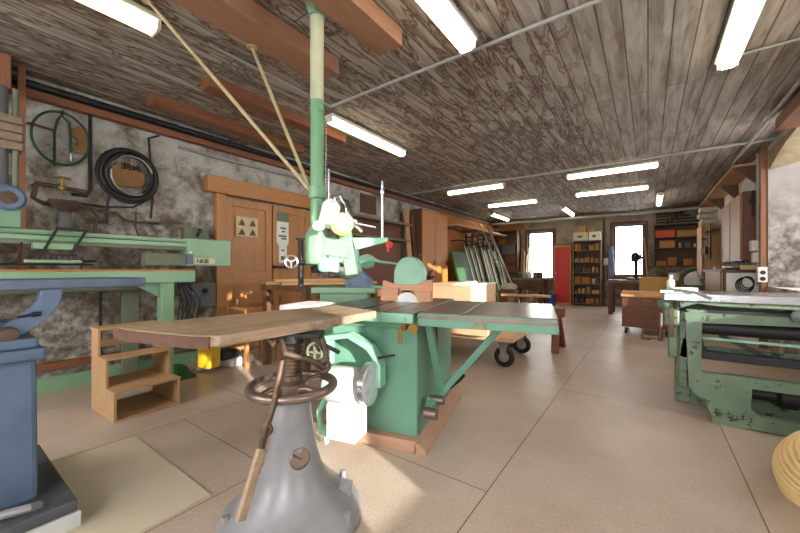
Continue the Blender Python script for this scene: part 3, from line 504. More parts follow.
lt = obj('lower_table', 'sander_green', ('box', -.50, 0, -1.2, 1.75, 1.01, 1.13), parent=t, bevel=.006)
obj('table_board', 'tan', ('box', -.50, -.005, -1.2, 1.74, 1.13, 1.146), parent=lt)
obj('lower_rail', 'dust', ('box', -.44, -.36, -1.1, 1.55, .93, 1.01), ('cyl', (-.2, -1.0, .97), (-.2, 1.5, .97), .03), parent=t)
obj('leg', 'sander_green', ('box', -.16, -.04, 1.44, 1.56, .03, 1.01), parent=t, bevel=.008); obj('leg', 'dust', ('box', -.46, -.40, 1.22, 1.36, .03, 1.01), parent=t, bevel=.005)
obj('leg', 'sander_green', ('box', -.16, -.04, -1.1, -.98, .03, 1.01), parent=t, bevel=.008)
obj('bracket', 'green', ('prism', [(1.2, 1.01), (1.44, 1.01), (1.44, .86)], -.14, -.08, 'yz'), parent=t)
obj('foot', 'dark_green', ('box', -.30, .10, 1.40, 1.72, 0, .03), ('prism', [(1.56, .03), (1.7, .03), (1.66, .12), (1.56, .14)], -.12, .02, 'yz'), parent=t, bevel=.004)
pf = obj('pressure_pad', 'sander_green', ('box', .02, .07, .47, .81, 1.20, 1.225), ('box', -.02, .05, .52, .76, 1.31, 1.36), parent=t, bevel=.004)
obj('pad_frame', 'black', ('bar', (.05, .65, 1.485), (.05, .85, 1.48), .025, .02), ('bar', (.05, .66, 1.485), (.05, .57, 1.27), .012, .02), ('bar', (.05, .84, 1.48), (.05, .74, 1.27), .012, .02), ('bar', (.05, .5, 1.27), (.05, .78, 1.265), .015, .012), *[('cyl', (.045, .55+.035*k, 1.225), (.045, .55+.035*k, 1.27), .008) for k in range(6)], ('bar', (.06, .45, 1.19), (.06, .46, 1.36), .012, .01), parent=pf)
obj('cable_bundle', 'black', *[('tube', [(-.1, 1.62+.03*k, 1.01), (-.02, 1.66+.05*k, .8), (-.06, 1.62+.05*k, .5), (-.12, 1.7, .3)], .009, 8) for k in range(4)], parent=t)
obj('stop_rod', 'dark_iron', ('cyl', (-.1, .32, 1.19), (-.1, .92, 1.19), .007), ('cyl', (-.1, .84, 1.146), (-.1, .84, 1.24), .008), ('cyl', (-.1, .84, 1.22), (-.02, .92, 1.22), .01), parent=t)
t = thing('flanged_pulley', 'blue-grey round pulley with brown centre above green beam at far left', 'pulley', (-3.92, .39, 1.69))
obj('rim', 'blue', ('lathe', [(.06, 0), (.09, .0), (.1, .03), (.08, .05), (.05, .045), (.05, .02)], (-.04, 0, 0), (1, 0, 0)), parent=t); obj('hub', 'rusty', ('cyl', (-.05, 0, 0), (.0, 0, 0), .05), parent=t); obj('bracket', 'green', ('box', -.1, -.02, -.09, .07, -.222, -.06), parent=t, bevel=.01)
tag(obj('plaster_tub', 'cloth', ('lathe', [(.06, 0), (.115, .02), (.12, .12), (.11, .2), (.08, .23), (.03, .235)], (-4.25, .16, 1.146)), smooth=True), 'pale lumpy tub standing on green sander table at far left', 'tub')
t = thing('floor_cleaner', 'small black and white floor cleaner with yellow side seen under the slab', 'cleaner', (-4.05, 2.12, 0), .2)
obj('body', 'black', ('box', -.12, .12, -.15, .1, .1, .2), parent=t, bevel=.03); obj('base', 'white', ('box', -.16, .14, -.05, .28, 0, .1), parent=t, bevel=.03); obj('panel', 'yellow', ('box', -.1, .1, -.3, -.16, .05, .32), parent=t, bevel=.01)

# ------------------------------------------------------------------ blue machine at far left
t = thing('blue_machine', 'blue-grey painted machine with a long table edge and pedestal at far left', 'machine', (-2.4, .1, 0))
obj('pedestal', 'blue', ('prism', [(-.25, .12), (.21, .12), (.205, .75), (-.24, .75)], -.25, .19, 'yz'), parent=t, bevel=.02)
obj('bed', 'blue', ('box', -.28, .22, -.3, .23, .75, .80), ('box', -.26, .2, -.28, .21, .80, .845), ('box', -.2, .15, -.2, .1, .845, .95), parent=t, bevel=.012)
arc = [(.0+.30*math.cos(a), 1.055+.24*math.sin(a)) for a in [PI+PI*k/24 for k in range(25)]]+[(.0+.225*math.cos(a), 1.055+.165*math.sin(a)) for a in [2*PI-PI*k/24 for k in range(25)]]
obj('trunnion', 'blue', ('prism', arc, .06, .13, 'yz'), ('box', .0, .12, -.22, .14, .86, .92), parent=t, bevel=.006)
wt = obj('work_table', 'blue_dark', ('box', -.16, .12, -.9, .637, 1.055, 1.103), parent=t, bevel=.006)
obj('knob', 'rusty', ('lathe', [(.03, 0), (.036, .015), (.03, .05), (.015, .055)], (.14, .12, .865), (1, 0, 0)), parent=t)
obj('lever', 'dark_iron', ('cyl', (.13, .15, .935), (.14, .20, .945), .006), ('cyl', (.14, .195, .944), (.145, .225, .947), .010), parent=t)
obj('spindle', 'rusty', ('cyl', (.05, -.3, 1.0), (.05, .1, .99), .02), ('tube', ringpts((.05, -.1, .98), .05, 'x', 20), .012, 8, True), parent=t)
obj('plinth', 'grey_base', ('box', -.5, .34, -.45, .31, .075, .125), parent=t, bevel=.008)
obj('footing', 'conc', ('box', -.5, .35, -.45, .32, 0, .075), parent=t, bevel=.004)
obj('anchor_bolt', 'iron', ('tube', [(.24, .02, .13), (.27, .10, .15), (.29, .17, .145), (.27, .2, .13)], .018, 8), parent=t)

# step stool, floor panel
t = thing('step_stool', 'three-step wooden box stool with open fronts on the left floor', 'step stool', (-3.22, .84, 0), math.radians(2))
L_, R_ = 0, .45
side = [(0, 0), (0, .215), (-.17, .215), (-.17, .435), (-.34, .435), (-.34, .655), (-.50, .655), (-.50, 0)]
for y_ in (0, .435): obj('side_panel', 'step', ('prism', side, y_, y_+.018, 'xz'), parent=t, bevel=.002)
for k in range(3): obj('tread', 'step', ('box', -.17*(k+1)-.01, -.17*k+.006, -.004, .457, .215+.22*k, .233+.22*k), parent=t, bevel=.003)
obj('bottom_board', 'step', ('box', -.5, -.0, .018, .435, .0, .018), parent=t); obj('shelf_board', 'step', ('box', -.5, -.17, .018, .435, .215, .232), parent=t); obj('cross_rail', 'step', ('box', -.5, -.485, .018, .435, .5, .56), parent=t)
tag(obj('floor_panel', 'patch', ('box', -2.86, -1.80, -.35, .86, 0, .008)), 'pale square board panel laid on the brown floor at left', 'panel')

# small stool, workbench with planks left of the mortiser
t = thing('low_stool', 'small orange-brown wooden table before the honey-brown doors', 'stool', (-3.98, 2.42, 0), 0)
obj('top', 'door_rail', ('box', -.2, .2, -.22, .24, .66, .70), ('box', .17, .19, -.2, .22, .6, .66), parent=t, bevel=.004)
for a, b in ((-.18, -.2), (.18, -.2), (-.18, .22), (.18, .22)): obj('leg', 'door_rail', ('box', a-.02, a+.02, b-.02, b+.02, 0, .66), parent=t)
t = thing('workbench', 'plank-topped wooden bench behind the slab, before the honey-brown doors', 'workbench', (-3.38, 2.70, 0), 0)
obj('top', 'brown', ('box', -.42, .42, -.3, 1.0, .90, .96), parent=t, bevel=.004)
for a, b in ((-.36, -.25), (.36, -.25), (-.36, .9), (.36, .9)): obj('leg', 'brown', ('box', a-.035, a+.035, b-.035, b+.035, 0, .90), parent=t)
for k, (xx, dz, rz, lb) in enumerate(((-.22, .96, .55, 'light plank at the left of planks stacked on the bench'), (.08, .96, .55, 'light plank right in the lower layer on the bench'), (-.05, .996, .55, 'topmost light plank stacked on bench left of the mortiser'))):
    tag(obj('plank', 'pine_y', ('box', -.12, .12, -.55, .6, 0, .035), loc=(-3.3+xx, 2.95, dz), rotz=-rz, bevel=.003), lb, 'plank', None)

# ------------------------------------------------------------------ planer at right
PY = 3.45
def pp(px, py): v = at(px, py, y=PY); return (v.x, v.z)
t = thing('planing_machine', 'worn green planing machine with a long steel table at the right', 'planer', (0, 0, 0))
XE = 1.30
def frame_specs(y0_, y1_):
    fr = [('prism', [pp(686, 309), (XE, pp(800, 315)[1]), (XE, pp(800, 325)[1]), pp(702, 323)], y0_, y1_, 'xz'),
        ('prism', [pp(685, 312), pp(703, 311), pp(702, 326), pp(701, 372), pp(704, 400), pp(695, 394), pp(689, 386)], y0_, y1_, 'xz'),
        ('prism', [pp(700, 372), (XE, pp(800, 384)[1]-.0), (XE, pp(800, 395)[1]), pp(752, 389), pp(744, 394), pp(700, 392)], y0_, y1_, 'xz'),
        ('prism', [pp(701, 390), pp(752, 389), pp(751, 409), pp(755, 426), pp(737, 430), (pp(712, 424)[0], 0), pp(711, 414), pp(704, 400)], y0_, y1_, 'xz'),
        ('prism', [pp(750, 408), pp(760, 417), (XE, pp(800, 423)[1]), (XE, .015), (pp(737, 400)[0], .015)], y0_, y1_, 'xz'),
        ('box', XE-.16, XE, y0_, y1_, 0, .82)]
    return [(*f[:2], f[2]-.002*k, f[3]+.002*k, f[4]) if f[0] == 'prism' else f for k, f in enumerate(fr)]
obj('front_frame', 'planer_green', *frame_specs(PY, PY+.05), parent=t)
obj('rear_frame', 'planer_green', ('box', .19, .30, 3.86, 3.90, 0, .84), ('box', .29, XE, 3.865, 3.895, .0, .12), ('box', .29, XE, 3.865, 3.895, .42, .50), ('box', .29, XE, 3.865, 3.895, .72, .835), ('box', XE-.12, XE+.001, 3.862, 3.898, 0.001, .84), parent=t, bevel=.006)
obj('end_frame', 'planer_green', ('box', .20, .25, PY+.06, 3.855, .22, .82), parent=t, bevel=.006)
obj('table', 'steel', ('box', .10, XE+.02, PY-.05, 3.93, .905, .965), parent=t, bevel=.006)
obj('table_lip', 'planer_green', ('prism', [(.20, .905), (XE, .905), (XE, .875), (.42, .875), (.30, .89), (.2, .85)], PY-.03, 3.9, 'xz'), parent=t, bevel=.004)
obj('slot', 'black', ('box', .36, .92, PY-.006, PY+.002, .822, .842), parent=t)
obj('roller', 'black', ('cyl', (.2, PY+.12, .70), (XE, PY+.12, .70), .055), parent=t); obj('roller', 'dark_iron', ('cyl', (.2, PY+.28, .76), (XE, PY+.28, .76), .04), parent=t)
obj('chute', 'pale_teal', ('prism', [(PY+.12, .62), (PY+.40, .58), (PY+.40, .56), (PY+.12, .60)], .24, XE, 'yz'), parent=t)
obj('cross_bar', 'black', ('box', .22, XE, PY+.06, PY+.11, .46, .52), ('prism', [(.2, .46), (.22, .6), (.27, .63), (.34, .62), (.36, .52), (.30, .44)], PY+.06, PY+.12, 'xz'), ('bar', (.45, PY+.15, .64), (.72, PY+.15, .5), .03, .03), parent=t, bevel=.004)
obj('lower_shaft', 'dark_iron', ('cyl', (.55, PY+.13, .24), (XE, PY+.13, .24), .045), ('lathe', [(.05, 0), (.08, .02), (.08, .1), (.05, .12)], (.74, PY+.13, .24), (1, 0, 0)), ('box', .5, XE, PY+.2, PY+.26, .28, .33), parent=t)
gh = obj('gear_head', 'planer_green', ('lathe', [(.02, 0), (.05, .02), (.06, .06), (.04, .1)], (.12, PY+.05, .82), {}), ('box', .10, .2, PY-.0, PY+.12, .70, .83), ('box', .13, .19, PY+.02, PY+.1, .45, .7), parent=t, bevel=.012)
obj('crank', 'rusty', ('cyl', (.08, PY-.02, .80), (.08, PY-.02, .58), .016), ('cyl', (.09, PY-.02, .60), (-.02, PY-.06, .60), .010), ('cyl', (-.04, PY-.065, .605), (.015, PY-.05, .6), .018), ('bar', (.15, PY-.02, .84), (.15, PY-.03, .62), .03, .03), parent=t)
obj('fence_bar', 'steel', ('tube', [(.1, PY-.02, .98), (.2, PY-.03, .985), (.3, PY-.05, .97), (.38, PY-.06, .93)], .012, 8), ('box', .08, .16, PY-.04, PY+.1, .965, .985), parent=t)
obj('junction', 'grey_panel', ('lathe', [(.045, 0), (.05, .03), (.02, .05)], (.83, PY-.002, .83), (0, -1, 0)), parent=t); obj('gauge_block', 'white', ('box', .62, .75, PY+.1, PY+.2, .77, .81), parent=t)
b = thing('spray_bottle', 'small white bottle on the left end of the planer table', 'bottle', (.16, 3.80, .965)); obj('body', 'white', ('lathe', [(.025, 0), (.028, .01), (.028, .08), (.012, .1), (.012, .11)], {}), parent=b); obj('cap', 'white', ('cyl', (0, 0, .11), (0, 0, .13), .015), parent=b)
tag(obj('paper_pad', 'white_paper', ('box', -.06, .1, -.05, .07, 0, .03), loc=(.22, 3.70, .965), rotz=.2), 'white paper pad lying on the planer table left end', 'paper')
for k in range(1):
    tag(obj('wooden_offcut', 'brown', ('box', -.1, .08, -.03, .03, 0, .028), loc=(1.10, 3.82, .965), rotz=.1), 'brown wooden offcut lying on the steel planer table', 'offcut')
# ribbed straw-coloured hose lying in the corner
rb = [('tube', ringpts((0, 0, -.021*k), .05+.245*math.sin(min(1, (k+1)/11)*PI/2), 'z', 48), .0125, 8, True) for k in range(15)]
o = tag(obj('flexible_hose', 'straw', *rb, ('lathe', [(.0, .0)]+[(.044+.245*math.sin(min(1, (k+1)/11)*PI/2), -.021*k) for k in range(15)], {'seg': 48}), loc=(.77, 2.52, .34)), 'straw-coloured ribbed dome on the floor at bottom right corner', 'hose')
o.rotation_euler = (math.radians(20), math.radians(-18), 0)

# ------------------------------------------------------------------ trolley with crate, sawhorse
t = thing('trolley', 'low wooden trolley on pneumatic wheels behind the saw extension table', 'trolley', (-1.25, 3.95, 0), math.radians(2))
obj('platform', 'crate', ('box', -1.7, 0, 0, 1.05, .30, .355), parent=t, bevel=.005)
def wheel(x_, y_, lb=None):
    w_ = obj('wheel', 'black', ('tube', ringpts((x_, y_, .12), .088, 'y', 28), .033, 12, True), parent=t)
    obj('hub', 'alu', ('cyl', (x_, y_-.025, .12), (x_, y_+.025, .12), .06), ('cyl', (x_, y_-.04, .12), (x_, y_+.04, .12), .02), parent=w_)
    obj('fork', 'steel', ('prism', [(x_-.06, .30), (x_+.06, .30), (x_+.02, .12), (x_-.02, .12)], y_-.055, y_-.048, 'xz'), ('prism', [(x_-.06, .30), (x_+.06, .30), (x_+.02, .12), (x_-.02, .12)], y_+.048, y_+.055, 'xz'), ('box', x_-.07, x_+.07, y_-.06, y_+.06, .285, .30), parent=w_)
for a, b in ((-.12, .07), (-.12, .85), (-1.55, .07), (-1.55, .85)): wheel(a, b)
tag(obj('timber_beam', 'crate', ('box', -.95, .0, -.06, .0, 0, .12), loc=(-1.52, 3.92, .356), rotz=.04, bevel=.004), 'pale planed timber lying along the near edge of trolley', 'timber')
t = thing('wooden_crate', 'large pale wooden crate, sunlit, standing on the trolley', 'crate', (-1.82, 4.08, .356))
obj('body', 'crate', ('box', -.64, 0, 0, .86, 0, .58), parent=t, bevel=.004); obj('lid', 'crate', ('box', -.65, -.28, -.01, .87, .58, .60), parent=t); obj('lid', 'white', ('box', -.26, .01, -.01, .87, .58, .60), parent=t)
for k, (x_, y_, s_) in enumerate(((-.20, .06, .05), (-.1, .12, .06), (-.02, .1, .04), (-.14, .3, .07))): tag(obj('paper_scrap', 'white_paper', ('prism', [(-s_, -s_*.6), (s_*.8, -s_), (s_, s_*.5), (-s_*.5, s_)], 0, .016+.004*k, 'xy'), loc=(-1.84+x_, 4.14+y_, .956)), ('leftmost', 'second from left', 'rightmost', 'farthest')[k]+' white crumpled paper scrap on the sunlit crate end', 'paper', 'paper scraps on the sunlit crate')
tag(obj('dark_clamp', 'dark_iron', ('bar', (-2.40, 4.02, .6), (-2.40, 4.02, 1.12), .03, .03), ('box', -2.48, -2.32, 3.98, 4.05, 1.02, 1.06), ('bar', (-2.44, 4.0, 1.0), (-2.36, 4.03, 1.14), .04, .03)), 'black iron clamp at the left end of pale crate beside blade guard', 'clamp')
t = thing('sawhorse', 'dark brown wooden sawhorse right of the saw extension table', 'sawhorse', (-1.0, 5.3, 0), math.radians(0))
obj('beam', 'chest', ('box', -.75, .04, -.10, .10, .47, .60), parent=t, bevel=.004)
for x_ in (-.06, -.66):
    for s_ in (-1, 1): obj('leg', 'chest', ('bar', (x_, s_*.04, .50), (x_+.03, s_*.24, 0), .10, .05), parent=t)
obj('brace', 'chest', ('box', -.09, -.03, -.14, .14, .2, .28), parent=t)
tag(obj('trestle_plank', 'pine', ('box', -.55, .55, -.10, .10, 0, .05), loc=(-2.35, 8.35, .50), rotz=.05), 'pale plank resting on a low trestle before the left window bench', 'plank')
t = thing('trestle', 'low trestle holding a pale plank in the back left of the room', 'trestle', (-2.35, 8.35, 0)); obj('post', 'grey_wood', ('box', .1, .2, -.08, .08, 0, .50), parent=t); obj('post', 'grey_wood', ('box', -.4, -.3, -.08, .08, 0, .50), parent=t)

# ------------------------------------------------------------------ chest on casters, benches, lockers at the back
t = thing('tool_chest', 'dark red-brown wooden tool chest on casters in front of right window', 'chest', (-.38, 7.35, 0))
obj('body', 'chest', ('box', 0, .70, 0, .55, .12, .66), parent=t, bevel=.006)
for z_ in (.30, .48): obj('board_gap', 'black', ('box', .01, .69, -.002, .004, z_, z_+.006), parent=t)
obj('lid', 'pine', ('box', -.02, .72, -.03, .58, .66, .70), parent=t, bevel=.005); obj('handle', 'brass', ('bar', (.30, -.01, .60), (.42, -.01, .60), .012, .012), parent=t)
for a, b in ((.06, .04), (.64, .04), (.06, .5), (.64, .5)):
    w_ = obj('caster', 'black', ('cyl', (a-.018, b, .055), (a+.018, b, .055), .055), parent=t); obj('fork', 'steel', ('box', a-.028, a+.028, b-.02, b+.02, .09, .12), parent=w_)
tag(obj('plank', 'pine', ('box', -.36, .36, -.12, .12, 0, .05), loc=(-.02, 7.56, .70), rotz=.03, bevel=.004), 'light plank lying on top of the dark tool chest', 'plank')
tag(obj('ochre_box', 'ochre', ('box', -.27, .27, -.2, .2, 0, .98), loc=(.13, 8.6, 0), rotz=.05, bevel=.006), 'ochre wooden box standing behind the dark tool chest', 'box')
t = thing('workbench', 'grey-brown workbench below the right back window', 'workbench', (-.83, 10.2, 0))
obj('top', 'grey_wood', ('box', 0, 1.42, 0, .8, .80, .87), parent=t, bevel=.005); obj('apron', 'brown', ('box', .08, 1.45, .05, .08, .62, .80), parent=t)
for a, b in ((.06, .06), (1.35, .06), (.06, .72), (1.35, .72)): obj('leg', 'brown', ('box', a-.05, a+.05, b-.05, b+.05, 0, .8), parent=t)
def bk(px, py, y): return at(px, py, y=y)
t = thing('drill_stand', 'dark small drill stand silhouetted in front of right back window', 'drill', (bk(636, 278, 10.7).x, 10.7, .87))
obj('base', 'dark_iron', ('box', -.20, .20, -.12, .12, 0, .05), parent=t, bevel=.01); obj('column', 'dark_iron', ('cyl', (0, .05, .05), (0, .05, .66), .035), parent=t)
obj('head', 'dark_iron', ('lathe', [(.04, 0), (.09, .04), (.09, .18), (.05, .24)], (-.02, -.02, .46)), ('bar', (-.08, 0, .52), (.12, .02, .60), .1, .12), parent=t)
tag(obj('leaning_strip', 'pine_z', ('bar', (bk(649, 278, 12.3).x+.03, 12.25, .0), (bk(644, 246, 12.62).x, 12.62, 2.1), .07, .03)), 'pale wooden strip leaning right of the right back window', 'strip')
tag(obj('bucket', 'white', ('lathe', [(.09, 0), (.11, .18), (.1, .18), (.08, .02)], (.52, 10.8, .87))), 'pale blue-white tub at right end of the window bench', 'tub')
# red locker
v0 = bk(553.6, 246, 12.2); v1 = bk(571, 303, 12.2)
t = thing('red_locker', 'narrow tall locker with red door and pale wooden frame', 'locker', (v0.x, 12.2, 0)); w_ = v1.x-v0.x; hz = v0.z
obj('body', 'pine_z', ('box', 0, w_, .02, .45, 0, hz), parent=t); obj('face_frame', 'pine_z', ('box', 0, .03, 0, .02, 0, hz), ('box', w_-.03, w_, 0, .02, 0, hz), ('box', .03, w_-.03, 0, .02, hz-.04, hz), ('box', .03, w_-.03, 0, .02, 0, .06), parent=t)
d = obj('door', 'red', ('box', .035, w_-.035, -.008, .012, .065, hz-.045), parent=t, bevel=.003); obj('keyhole', 'white', ('box', .06, .075, -.012, -.006, 1.0, 1.06), parent=d)
tag(obj('plank_stack', 'grey_wood', ('box', 0, .5, .0, .4, 0, .04), ('box', .05, .45, .05, .4, .04, .08), loc=(v0.x+.02, 12.22, hz)), 'short boards lying on top of the red locker', 'boards')
# open shelf unit with stock
def shelf_unit(name, label, x0, x1, ybk, dep, zs, mat, side=True):
    t = thing(name, label, 'shelf', (x0, ybk-dep, 0)); w_ = x1-x0
    for a in ((0, .03), (w_-.03, w_)): obj('side_panel', mat, ('box', a[0], a[1], 0, dep, zs[0]-.0, zs[-1]+.03), parent=t)
    for z_ in zs: obj('board', mat, ('box', .03, w_-.03, 0, dep, z_, z_+.025), parent=t)
    obj('back_panel', 'brown', ('box', .03, w_-.03, dep-.01, dep, zs[0], zs[-1]), parent=t); return t
CNT = [('card', 'cardboard box'), ('ochre', 'ochre wooden box'), ('tan', 'brown fibreboard box'), ('cream', 'cream tin'), ('dust', 'grey-green tin'), ('pine', 'light wooden box'), ('chest', 'dark brown box'), ('alu', 'grey metal tin'), ('white', 'white tub'), ('grey_panel', 'grey case'), ('brass', 'brassy tin'), ('dark_iron', 'black case')]
def stock(x0, x1, y, z, hmax, n, where, grp, dens=.95, seed=0, pal=None):
    rr = random.Random(seed); cx = x0; cnt = 0
    while cx < x1-.04:
        w_ = rr.uniform(.06, .26)*(1.0); w_ = min(w_, x1-cx); h_ = rr.uniform(.35, .95)*hmax; k = rr.choice(pal or range(len(CNT))); m_, nm = CNT[k]
        if rr.random() < dens and w_ > .05:
            if 'tin' in nm or 'tub' in nm:
                r_ = min(w_/2, .07); o = obj(nm.split()[-1], m_, ('lathe', [(r_*.96, 0), (r_, .01), (r_, h_*.8), (r_*.9, h_*.84), (r_*.9, h_*.9)], {'seg': 16}), loc=(cx+w_/2, y+.12, z))
            else: o = obj('storage_box' if 'box' in nm else 'case', m_, ('box', -w_/2+.006, w_/2-.006, 0, .26, 0, h_), loc=(cx+w_/2, y+.01, z), bevel=.006); obj('lid_lip', m_, ('box', -w_/2+.003, w_/2-.003, -.004, .262, h_*.82, h_*.86), parent=o)
            tag(o, ORD[min(cnt, 9)]+', '+nm+' '+where.replace('lowest board of the ', 'lowest '), nm.split()[-1], grp); cnt += 1
        cx += w_+rr.uniform(.0, .04)
SX0, SX1 = bk(572.5, 240, 12.2).x, bk(601, 240, 12.2).x
zs = [.05, .36, .66, 1.02, 1.35, 1.72, 2.02]
shelf_unit('storage_shelf', 'dark open shelf unit between red locker and right window', SX0, SX1, 12.6, .4, zs, 'grey_wood')
for k, z_ in enumerate(zs[:-1]): stock(SX0+.05, SX1-.05, 12.22, z_+.026, (zs[k+1]-z_)*.75, 5, 'on the %s shelf right of the red locker' % ('bottom', 'second lowest', 'third lowest', 'third highest', 'second highest', 'top')[k], 'goods on the open shelf unit', seed=k+3, pal=[0, 1, 2, 3, 5, 6, 6, 11, 2])
for k, (a, b, zt, h_, m_, lb) in enumerate(((.0, .42, 2.05, .26, 'cream', 'pale long carton at left on top of open shelf unit'), (.44, .76, 2.05, .26, 'white', 'white carton at right on top of open shelf unit'), (.16, .36, 2.31, .2, 'ochre', 'small brown carton stacked left on the pale carton'), (.40, .62, 2.31, .16, 'card', 'small tan carton stacked right over the white carton'))):
    o = tag(obj('carton', m_, ('box', 0, b-a, 0, .34, 0, h_), loc=(SX0+.02+a, 12.2, zt), bevel=.006), lb, 'box'); obj('label', 'ink' if k < 2 else 'tan', ('box', (b-a)*.3, (b-a)*.6, -.003, 0, h_*.35, h_*.6), parent=o)
# things hanging between shelf and window
for k, (px, py, c_, lb) in enumerate(((606, 262, 'socket', 'white switch box on the wall post beside the shelf unit'), )):
    v = bk(px, py, 12.6); tag(obj('switch', c_, ('box', v.x-.06, v.x+.06, 12.6, 12.7, v.z-.1, v.z+.12), bevel=.01), lb, 'switch')
v = bk(611, 262, 12.6); tag(obj('hanging_apron', 'blue_dark', ('prism', [(v.x-.08, v.z+.5), (v.x+.04, v.z+.5), (v.x+.10, v.z-.2), (v.x+.02, v.z-.75), (v.x-.10, v.z-.6)], 12.6, 12.68, 'xz'), bevel=.02), 'dark blue cloth hanging left of the right back window', 'cloth')
# right back shelving
RX0, RX1 = .13, 1.36; zr = [1.22, 1.72, 2.02, 2.38]
shelf_unit('wall_shelving', 'brown shelving on the back wall right of the right window', RX0, RX1, 12.66, .42, zr, 'brown')
o = tag(obj('orange_box', 'orange', ('box', 0, .44, 0, .3, 0, .20), loc=(RX0+.04, 12.26, 2.047), bevel=.006), 'long orange box on the shelving right of the window', 'box')
tag(obj('storage_box', 'ochre', ('box', 0, .44, 0, .3, 0, .17), loc=(RX0+.52, 12.26, 2.047), bevel=.006), 'ochre box right beside the long orange box', 'box')
tag(obj('storage_box', 'ochre', ('box', 0, .34, 0, .3, 0, .2), loc=(RX0+.14, 12.26, 1.747), bevel=.006), 'ochre box on the shelf below the orange box', 'box')
stock(RX0+.55, RX1-.05, 12.26, 1.747, .2, 4, 'on the shelf below the orange box', 'goods below the orange box', seed=21, pal=[3, 4, 7, 8])
stock(RX0+.05, RX1-.05, 12.26, 1.247, .3, 4, 'on the lowest board of the shelving right of the window', 'goods on the lowest wall shelving board', seed=22, pal=[2, 6, 2, 6, 11])
for k in range(4): tag(obj('pipe_clamp', 'dark_iron', ('cyl', (RX0+.06, 12.34+.05*k, 2.47+.09*k), (RX1-.2-.1*k, 12.34+.05*k, 2.47+.09*k), .018), ('box', RX0+.3+.1*k, RX0+.34+.1*k, 12.3+.05*k, 12.38+.05*k, 2.41+.09*k, 2.53+.09*k)), ('lowest', 'second lowest', 'second highest', 'highest')[k]+' dark long clamp above the top board of wall shelving', 'clamp', 'long clamps above the orange box')
# dusty grinding machine below it
t = thing('grinding_machine', 'dusty grey-green machine with an arched guard right of the ochre box', 'machine', (.98, 11.35, 0))
obj('base', 'dust', ('box', -.3, .3, -.25, .25, 0, .75), parent=t, bevel=.04); obj('arched_guard', 'dust', ('tube', ringpts((0, 0, .85), .33, 'y', 20, .33, 0, PI, True), .04, 10), parent=t)
obj('wheel', 'alu', ('cyl', (0, -.05, .85), (0, .05, .85), .24), parent=t); obj('arm', 'dust', ('bar', (.1, -.1, .9), (.3, -.3, .6), .08, .08), parent=t)
# long plank shelf under the ceiling at right, rolled sacks, clamps
t = thing('plank_shelf', 'long plank shelf close under the ceiling along the right wall', 'shelf', (1.08, 7.5, 2.76)); obj('board', 'pine_y', ('box', 0, .32, 0, 5.1, 0, .03), parent=t)
for y_ in (.1, 1.6, 3.1, 4.6): obj('bracket', 'brown', ('prism', [(.04, 0), (.32, 0), (.32, -.26), (.27, -.26)], y_, y_+.04, 'xz'), parent=t)
for k, (y_, z_) in enumerate(((10.4, 2.35), (10.4, 2.485), (10.4, 2.216), (10.85, 2.216))):
    tag(obj('rolled_sack', 'cloth', ('lathe', [(.03, 0), (.06, .02), (.065, .3), (.03, .34)], (.92+.02*k, y_, z_), (1, .2, 0)), smooth=True), ('middle near', 'topmost', 'lowest', 'farthest')[k]+' pale rolled cloth in the stack under the plank shelf', 'cloth roll', 'rolled cloths under the plank shelf')
tag(obj('wall_rack', 'pine_z', ('box', 1.0, 1.36, 10.3, 10.34, 1.15, 2.15), ('box', .98, 1.02, 10.3, 11.2, 1.0, 2.15)), 'upright light boards standing below the rolled cloths', 'rack')
for k in range(6): tag(obj('bar_clamp', ('dark_iron', 'pine_z', 'rusty')[k % 3], ('bar', (1.05, 9.55+.13*k, 1.35), (1.05, 9.55+.13*k, 2.08), .02, .03), ('box', .97, 1.06, 9.53+.13*k, 9.57+.13*k, 1.9-.1*(k % 2), 1.94-.1*(k % 2)), ('cyl', (.98, 9.55+.13*k, 1.45), (.98, 9.55+.13*k, 1.62), .02)), ORD[5-k]+' of bar clamps hanging left of the hanging cupboard', 'clamp', 'clamps left of the hanging cupboard')
tag(obj('clamp_rail', 'grey_wood', ('box', 1.06, 1.12, 9.45, 10.3, 1.98, 2.06), ('box', 1.12, XR, 9.5, 9.54, 1.98, 2.04), ('box', 1.12, XR, 10.2, 10.24, 1.98, 2.04)), 'wooden rail behind the row of hanging clamps', 'rail')
t = thing('hanging_cupboard', 'brown wooden cupboard hung on the right wall under the plank shelf', 'cupboard', (1.18, 7.5, 1.28))
obj('body', 'chest', ('box', .02, .22, 0, 1.85, 0, 1.08), parent=t, bevel=.004); obj('door', 'honey', ('box', 0, .02, .02, .92, .02, 1.06), ('box', -.008, 0, .02, .08, .02, 1.06), ('box', -.008, 0, .86, .92, .02, 1.06), parent=t); obj('door', 'honey', ('box', 0, .02, .94, 1.83, .02, 1.06), parent=t)
tag(obj('hanging_tool', 'black', ('tube', ringpts((1.31, 7.47, 2.2), .035, 'y', 20), .01, 8, True), ('bar', (1.31, 7.47, 2.36), (1.31, 7.47, 1.95), .03, .02), ('bar', (1.29, 7.46, 2.05), (1.34, 7.46, 1.98), .02, .02)), 'black tool hanging on the dark end of the wall cupboard', 'tool')
t = thing('wall_bench', 'wooden bench cupboard with pale end panel under the hanging cupboard', 'cupboard', (.98, 7.5, 0))
obj('body', 'honey', ('box', .0, .38, .32, 2.2, 0, 1.10), parent=t); obj('end_panel', 'white', ('box', .02, .40, 0.0, .32, 0, 1.09), parent=t); obj('top', 'brown', ('box', -.03, .41, -.03, 2.25, 1.10, 1.14), parent=t); obj('post', 'brown', ('box', -.01, .03, -.01, .03, 0, 1.10), parent=t)
tag(obj('cable_coil', 'black', *[('tube', ringpts((1.22+.01*k, 7.485-.008*k, .90+.015*k), .10-.01*k, 'y', 24, .12-.01*k), .008, 8, True) for k in range(4)]), 'tangled black cable hanging before the pale bench end panel', 'cable')
